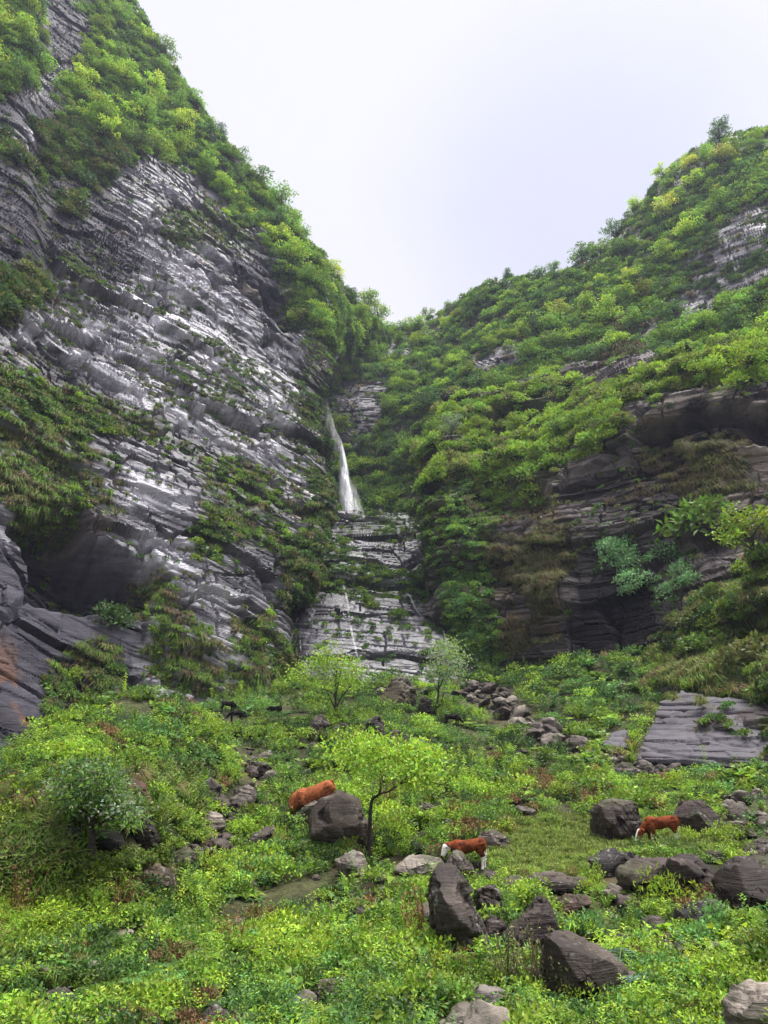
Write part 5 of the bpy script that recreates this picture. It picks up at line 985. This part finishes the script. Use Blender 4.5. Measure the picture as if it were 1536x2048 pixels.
# ---------------------------------------------------------------- falling water
def mat_water(name, lo=.35, hi=.62, amax=.95, fade=.3):
    m = bpy.data.materials.new(name); nt, N, Lk = nodes(m); out = N('ShaderNodeOutputMaterial'); b = N('ShaderNodeBsdfPrincipled'); tr = N('ShaderNodeBsdfTransparent'); mx = N('ShaderNodeMixShader')
    b.inputs['Base Color'].default_value = (.9, .91, .94, 1); b.inputs['Roughness'].default_value = .5; b.inputs['Subsurface Weight'].default_value = 0
    uv = N('ShaderNodeAttribute'); uv.attribute_name = 'Col'; mp = N('ShaderNodeMapping'); mp.inputs['Scale'].default_value = (16, 5, 9); Lk(uv.outputs['Vector'], mp.inputs[0])
    n = N('ShaderNodeTexNoise'); n.inputs['Scale'].default_value = 1.0; n.inputs['Detail'].default_value = 5; n.inputs['Roughness'].default_value = .6; n.inputs['Distortion'].default_value = .4; Lk(mp.outputs[0], n.inputs['Vector'])
    sep = N('ShaderNodeSeparateXYZ'); Lk(uv.outputs['Vector'], sep.inputs[0])
    e1 = N('ShaderNodeMath'); e1.operation = 'SUBTRACT'; Lk(sep.outputs[0], e1.inputs[0]); e1.inputs[1].default_value = .5
    e2 = N('ShaderNodeMath'); e2.operation = 'ABSOLUTE'; Lk(e1.outputs[0], e2.inputs[0])
    e3 = N('ShaderNodeMapRange'); e3.interpolation_type = 'SMOOTHSTEP'; e3.inputs['From Min'].default_value = .12; e3.inputs['From Max'].default_value = .5; e3.inputs['To Min'].default_value = .22; e3.inputs['To Max'].default_value = -.34; Lk(e2.outputs[0], e3.inputs[0])
    ad = N('ShaderNodeMath'); ad.operation = 'ADD'; Lk(n.outputs[0], ad.inputs[0]); Lk(e3.outputs[0], ad.inputs[1])
    mr = N('ShaderNodeMapRange'); mr.inputs['From Min'].default_value = lo; mr.inputs['From Max'].default_value = hi; mr.inputs['To Max'].default_value = amax; Lk(ad.outputs[0], mr.inputs[0])
    fd = N('ShaderNodeMapRange'); fd.interpolation_type = 'SMOOTHSTEP'; fd.inputs['From Min'].default_value = .0; fd.inputs['From Max'].default_value = fade; Lk(sep.outputs[1], fd.inputs[0]); fm = N('ShaderNodeMath'); fm.operation = 'MULTIPLY'; Lk(mr.outputs[0], fm.inputs[0]); Lk(fd.outputs[0], fm.inputs[1]); Lk(fm.outputs[0], mx.inputs[0]); Lk(tr.outputs[0], mx.inputs[1]); Lk(b.outputs[0], mx.inputs[2]); Lk(mx.outputs[0], out.inputs[0]); return m
M_FALL = mat_water('falling_water', .36, .72, .92, .35); M_THIN = mat_water('thin_water', .46, .95, .32, .15)
def sheet(rows, layers, nu=26, nv=90, thick=.5, seed=0):
    """rows: (px left, px right, py, y); several bulging sheets, one inside the other"""
    A = np.array([[W(a, py, y), W(b, py, y)] for a, b, py, y in rows]); A = catmull(A, nv); vs, fs, cs = [], [], []; k = 0
    for l in range(layers):
        u = np.linspace(0, 1, nu); g = A[:, :1] * (1 - u)[None, :, None] + A[:, 1:] * u[None, :, None]; bul = np.sin(u * PI)[None, :] * thick * (l + 1) / layers
        wob = fbm(np.stack([g[..., 0] * 1.4, g[..., 2] * .25, g[..., 1] * 0 + l * 9], -1), 3, seed + l) * thick * .6
        g = g + np.array([0, -1.0, 0]) * (bul + wob)[..., None]; vs.append(g.reshape(-1, 3)); fs.append(grid_faces(nv, nu) + k); k += nu * nv
        vv = np.linspace(0, 1, nv); cs.append(np.stack(np.broadcast_arrays(u[None, :], vv[:, None], np.full((1, 1), l * .37 + seed * .11)), -1).reshape(-1, 3))
    return np.concatenate(vs), np.concatenate(fs), np.concatenate(cs)
wf = bpy.data.objects.new('waterfall', None); C.objects.link(wf); wf.location = W(694, 1050, 108.6); tag(wf, 'white waterfall dropping down the narrow cleft between the cliffs', 'waterfall'); wo_ = np.array(wf.location)
def fall(name, rows, layers, mat, th, sd):
    v, f, c = sheet(rows, layers, 30, 120, th, sd); link(name, np_mesh(name, v - wo_, f, c, True, (mat,)), wf)
M_VEIL = mat_water('water_veil', .44, 1.1, .24, .6); M_SPRAY = mat_water('water_spray', .30, 1.15, .5)
fall('upper_veil', [(634,652,775,115.5),(638,664,815,114.5),(644,676,850,113.4),(654,688,880,112.2),(664,694,905,111.4)], 2, M_VEIL, .6, 5)
fall('lower_fall', [(676,684,876,111.6),(676,692,905,111),(675,700,940,110.4),(674,708,975,109.8),(676,714,1010,109.2),(681,722,1040,108.7),(684,726,1056,108.4)], 3, M_FALL, .8, 3)
fall('spray', [(664,716,960,109.6),(664,728,1000,108.9),(668,742,1035,108.2),(672,748,1058,107.8)], 2, M_SPRAY, 1.4, 9)
def trickle(pts, w, lab):
    P = []
    for x, y_ in pts: p, nr = rock_at(S, x, y_); P.append((p + np.array([0, -.35, .1]), w))
    c0 = resample([a for a, _ in P], 40); u = np.linspace(-.5, .5, 5); side = np.array([1.0, 0, 0]); rag = 1 + .5 * fbm(c0 * 1.5, 2, 640)
    g = c0[:, None] + side * (u[None, :, None] * w * rag[:, None, None]) + np.array([0, -1.0, 0]) * (.12 * np.cos(u * PI))[None, :, None]
    cc = np.stack(np.broadcast_arrays((u + .5)[None, :], np.linspace(0, 1, 40)[:, None], np.full((1, 1), w)), -1).reshape(-1, 3)
    tag(link('water', np_mesh('water', g.reshape(-1, 3), grid_faces(40, 5), cc, True, (M_THIN,))), lab, 'water', None, 'structure')
trickle([(686,1165),(694,1200),(697,1230),(703,1265),(710,1300),(716,1325)], .3, 'thin white thread of water running down the slabs')
trickle([(812,1188),(822,1202),(832,1222),(846,1240)], .35, 'white water splashing over the slab step')
trickle([(884,1262),(890,1280),(893,1305)], .4, 'short thread of water by the leafy cushions')
# --- low growth all over the fan, thinned where it is stony
GRASSY = [(1040,1640),(1260,1640),(1420,1680),(1480,1700),(1250,1710),(1180,1760),(1000,1760),(980,1700)]
und = Bag(); gra = Bag()
px, py, p = pickpx(19500, -260, 1800, 1330, 2170)
extra_n = 2500
ex = RNG.uniform(-36, 36, extra_n); ey = RNG.uniform(9, 60, extra_n); pe = np.stack([ex, ey, ground(ex, ey)], -1); pxe, pye, _ = project(pe)
px = np.concatenate([px, pxe]); py = np.concatenate([py, pye]); p = np.concatenate([p, pe])
n0 = fbm(p * .45, 3, 201); n1 = fbm(p * .22, 3, 202); n2 = fbm(p * .8, 2, 203); rr = RNG.random(len(p))
def cleared(px, py, p, rr):
    """nothing grows through a rock, and little right in front of one"""
    keep = np.ones(len(p), bool)
    for ol, ya, yb in CLEAR:
        q_ = np.where((p[:, 1] > ya - 1.3) & (p[:, 1] < yb))[0]
        if len(q_):
            hp = 30.0 * np.clip(20 / p[q_, 1], .5, 1.4); inn = np.zeros(len(q_), bool)
            for fr in (0, .5): inn |= pdist(px[q_], py[q_] - fr * hp, ol) > (-3 if fr == 0 else 4)
            inn |= (pdist(px[q_], py[q_] - hp, ol) > 8) & (rr[q_] > .35)
            keep[q_[inn & (rr[q_] > .06)]] = False
    return keep
keep = (rr > bare(px, py, 14 * n2)) & (p[:, 1] < 66) & ((n2 + .6 * n0) > -.20 - .25 * (rr > .6)) & cleared(px, py, p, rr)
px, py, p, n0, n1, n2 = [a[keep] for a in (px, py, p, n0, n1, n2)]
dist = np.maximum(p[:, 1], 8); up = unit(gnorm(p[:, 0], p[:, 1]) * .5 + np.array([0, 0, .8])); n = len(p)
far_ = smooth(24, 52, dist)
tint = np.tile(MID, (n, 1)); q = RNG.random(n) + .55 * n0 - .22 * smooth(20, 40, dist) - .06
tint = np.where((q > .40)[:, None], BRIGHT, tint); tint = np.where((q > 1.0)[:, None], LIME, tint); tint = np.where((q < .13)[:, None], DARK * 1.1, tint)
q2 = RNG.random(n) + .7 * n1; tint = np.where((q2 < .0)[:, None], BLUE, tint); q3 = RNG.random(n) + .8 * n2
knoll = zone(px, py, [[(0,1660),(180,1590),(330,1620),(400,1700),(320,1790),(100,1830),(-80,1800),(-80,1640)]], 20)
tint = tint * (1 - .5 * knoll)[:, None]  # shade on the knoll's steep front painted into the plant tint
rust = (q3 > 1.14) & (dist < 40); tint = np.where(rust[:, None], RUST * 1.3, tint)
tint = tint * np.clip(1 + .30 * RNG.normal(size=(n, 1)), .4, 1.8)
pale = np.array([.22, .29, .06]); g_in = zone(px, py, [GRASSY], 25)
tint = tint + (pale - tint) * (g_in * .6)[:, None]
size = np.clip(0.48 + dist * 0.0245, .75, 2.0) * RNG.uniform(.6, 1.4, n) * (1 - .5 * g_in)
# plants grow in patches of their own kind, with strays between
n3 = fbm(p * .35 + 40, 3, 204) * 1.7 + .22 * RNG.normal(size=n); n4 = fbm(p * .3 + 80, 3, 205)
sp = np.digitize(n3, [-.62, -.38, -.16, .06, .28, .52, .74])                    # 0 fern .. 7 big leaf
sp = np.where(RNG.random(n) < .2, RNG.integers(0, 8, n), sp); sp = np.where((g_in > .5) & (RNG.random(n) < .6), 3, sp)
table = [FERNS, CLUMPS[:2], [HERBS[0], HERBS[2]], TUFTS, [HERBS[1], HERBS[3]], CLUMPS[1:], TALL, BIGLEAF]
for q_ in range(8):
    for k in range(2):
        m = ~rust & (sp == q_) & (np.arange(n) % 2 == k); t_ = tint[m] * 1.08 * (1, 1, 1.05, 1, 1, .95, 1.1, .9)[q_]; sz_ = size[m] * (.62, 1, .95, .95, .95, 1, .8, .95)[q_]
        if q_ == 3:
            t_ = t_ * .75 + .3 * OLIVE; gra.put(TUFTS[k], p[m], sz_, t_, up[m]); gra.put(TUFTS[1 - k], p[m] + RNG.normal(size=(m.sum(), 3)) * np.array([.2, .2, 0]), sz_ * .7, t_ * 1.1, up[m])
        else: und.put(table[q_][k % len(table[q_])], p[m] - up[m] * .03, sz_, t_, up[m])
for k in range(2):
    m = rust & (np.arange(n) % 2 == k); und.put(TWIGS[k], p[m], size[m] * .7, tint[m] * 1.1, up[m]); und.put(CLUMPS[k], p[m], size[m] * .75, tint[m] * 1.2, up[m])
# tussocks on the knoll, hanging over its steep front
KN = [[(10,1620),(120,1560),(300,1540),(390,1560),(400,1640),(330,1690),(230,1690),(60,1800),(-60,1800),(-60,1640)]]
kx, ky, kp = pickpx(4200, -80, 470, 1390, 1830); mk = (zone(kx, ky, KN, 12) > RNG.random(len(kx))) & (fbm(kp * .5, 2, 210) > .0); mk &= cleared(kx, ky, kp, RNG.random(len(kx))); kx, ky, kp = kx[mk], ky[mk], kp[mk]
ku = unit(gnorm(kp[:, 0], kp[:, 1]) + np.array([0, 0, .3])); kt = np.where((RNG.random(len(kp)) < .5)[:, None], OLIVE * .9, MID * .9) * RNG.uniform(.55, 1.2, (len(kp), 1))
for k in range(2): m = RNG.integers(0, 2, len(kp)) == k; gra.put(TUFTS[k], kp[m], RNG.uniform(.8, 1.6, m.sum()), kt[m], ku[m])
lx, ly, lp = pickpx(9000, 960, 1500, 1630, 1780); mk = (zone(lx, ly, [GRASSY], 20) > RNG.random(len(lx))); lx, ly, lp = lx[mk], ly[mk], lp[mk]
for k in range(2):
    m = RNG.integers(0, 2, len(lp)) == k; nn_ = m.sum(); gra.put(TUFTS[k], lp[m], RNG.uniform(.28, .55, nn_), (np.array([.24, .30, .07]) * RNG.uniform(.7, 1.2, (nn_, 1))), None)
ax_, ay_, ap_ = pickpx(9000, -200, 1750, 1340, 2150); rr_ = RNG.random(len(ap_)); mk = (rr_ > bare(ax_, ay_)) & cleared(ax_, ay_, ap_, rr_) & (fbm(ap_ * .8, 2, 203) > -.15)
ap_ = ap_[mk]
for k in range(4):
    m = RNG.integers(0, 4, len(ap_)) == k; nn_ = m.sum(); und.put(HERBS[k], ap_[m], np.clip(.25 + ap_[m][:, 1] * .012, .4, 1.0) * RNG.uniform(.7, 1.2, nn_), np.where((RNG.random(nn_) < .4)[:, None], BRIGHT * .9, MID) * RNG.uniform(.6, 1.2, (nn_, 1)), None)
und.build('undergrowth', M_LEAF, 'mixed low herbs and leafy weeds covering the slope')
gra.build('grass', M_GRASSLEAF, 'grass tufts growing between the herbs on the slope')

# ---------------------------------------------------------------- light, sky, camera
sc = bpy.context.scene
cd = bpy.data.cameras.new('camera'); cam = bpy.data.objects.new('camera', cd); C.objects.link(cam)
cd.sensor_fit = 'VERTICAL'; cd.sensor_height = 24; cd.lens = 24 * F / 2048; cd.clip_end = 3000; cd.clip_start = 0.1
cam.rotation_euler = (math.radians(90) + TH, 0, 0); sc.camera = cam
sun_dir = unit(np.array([0.28, 0.04, 1.0]))
el = math.asin(sun_dir[2]); az = math.atan2(sun_dir[0], sun_dir[1])
ld = bpy.data.lights.new('sun', 'SUN'); ld.energy = 1.5; ld.angle = math.radians(38); ld.color = (1.0, 0.97, 0.93)
lo = bpy.data.objects.new('sun', ld); C.objects.link(lo)
lo.rotation_euler = Vector(-sun_dir).to_track_quat('-Z', 'Y').to_euler()
w = bpy.data.worlds.new('World'); sc.world = w; w.use_nodes = True; nt = w.node_tree; nt.nodes.clear(); N = nt.nodes.new; Lk = nt.links.new
wo = N('ShaderNodeOutputWorld'); bg = N('ShaderNodeBackground'); Lk(bg.outputs[0], wo.inputs[0]); bg.inputs[1].default_value = 0.1
sky = N('ShaderNodeTexSky'); sky.sky_type = 'NISHITA'; sky.sun_disc = False; sky.sun_elevation = el; sky.sun_rotation = az
tc = N('ShaderNodeTexCoord')
n1 = N('ShaderNodeTexNoise'); n1.inputs['Scale'].default_value = 2.6; n1.inputs['Detail'].default_value = 5; n1.inputs['Roughness'].default_value = 0.45; Lk(tc.outputs['Generated'], n1.inputs['Vector'])
# a thicker bank of cloud hangs low over the valley head
bank = N('ShaderNodeVectorMath'); bank.operation = 'DISTANCE'; Lk(tc.outputs['Generated'], bank.inputs[0]); bd = unit(ray(1180, 440)); bank.inputs[1].default_value = tuple(bd)
nn = N('ShaderNodeMath'); nn.operation = 'MULTIPLY_ADD'; Lk(n1.outputs[0], nn.inputs[0]); nn.inputs[1].default_value = 0.30; Lk(bank.outputs['Value'], nn.inputs[2])
mr = N('ShaderNodeMapRange'); mr.interpolation_type = 'SMOOTHSTEP'; mr.inputs['From Min'].default_value = 0.22; mr.inputs['From Max'].default_value = 0.46; Lk(nn.outputs[0], mr.inputs[0])
mxc = N('ShaderNodeMix'); mxc.data_type = 'RGBA'; Lk(mr.outputs[0], mxc.inputs[0])
SKY = 1.66
mxc.inputs[6].default_value = (0.765 * SKY, 0.775 * SKY, 0.90 * SKY, 1); mxc.inputs[7].default_value = (0.935 * SKY, 0.925 * SKY, 0.995 * SKY, 1)
mx2 = N('ShaderNodeMix'); mx2.data_type = 'RGBA'; mx2.inputs[0].default_value = 0.97; Lk(sky.outputs[0], mx2.inputs[6]); Lk(mxc.outputs[2], mx2.inputs[7]); Lk(mx2.outputs[2], bg.inputs[0])
vs = sc.view_settings; sc.display_settings.display_device = 'sRGB'; vs.view_transform = 'Standard'; vs.look = 'None'; vs.exposure = 2.58; vs.gamma = 1.0; vs.use_curve_mapping = False
cy = sc.cycles; cy.max_bounces = 6; cy.diffuse_bounces = 3; cy.glossy_bounces = 2; cy.transmission_bounces = 3; cy.transparent_max_bounces = 12; cy.volume_bounces = 0
cy.use_adaptive_sampling = True; cy.adaptive_threshold = 0.02
cy.caustics_reflective = False; cy.caustics_refractive = False; cy.sample_clamp_indirect = 4

# ---------------------------------------------------------------- damp air filling the gorge
hz = bpy.data.materials.new('damp_air'); hz.use_nodes = True; nt = hz.node_tree; nt.nodes.clear(); ho = nt.nodes.new('ShaderNodeOutputMaterial'); pv = nt.nodes.new('ShaderNodeVolumePrincipled'); nt.links.new(pv.outputs[0], ho.inputs['Volume'])
pv.inputs['Color'].default_value = (.72, .76, 1.0, 1); pv.inputs['Density'].default_value = .0003; pv.inputs['Anisotropy'].default_value = .2
allz = [o.bound_box for o in C.objects if o.type == 'MESH' and o.get('kind') == 'structure']; xs = [c[0] for b in allz for c in b]; ys = [c[1] for b in allz for c in b]; zs = [c[2] for b in allz for c in b]
lo_ = np.array([min(xs), min(ys), min(zs)]) - 1.0; hi_ = np.array([max(xs), max(ys), max(zs)]) + np.array([1, 1, 12.0]); bm = bmesh.new(); bmesh.ops.create_cube(bm, size=1.0)
for q in bm.verts: q.co = Vector(((lo_ + hi_) / 2 + np.array(q.co) * (hi_ - lo_)).tolist())
me = bpy.data.meshes.new('haze'); bm.to_mesh(me); bm.free(); me.materials.append(hz); tag(link('haze', me), 'thin blue haze in the damp air of the gorge', None, None, 'stuff')
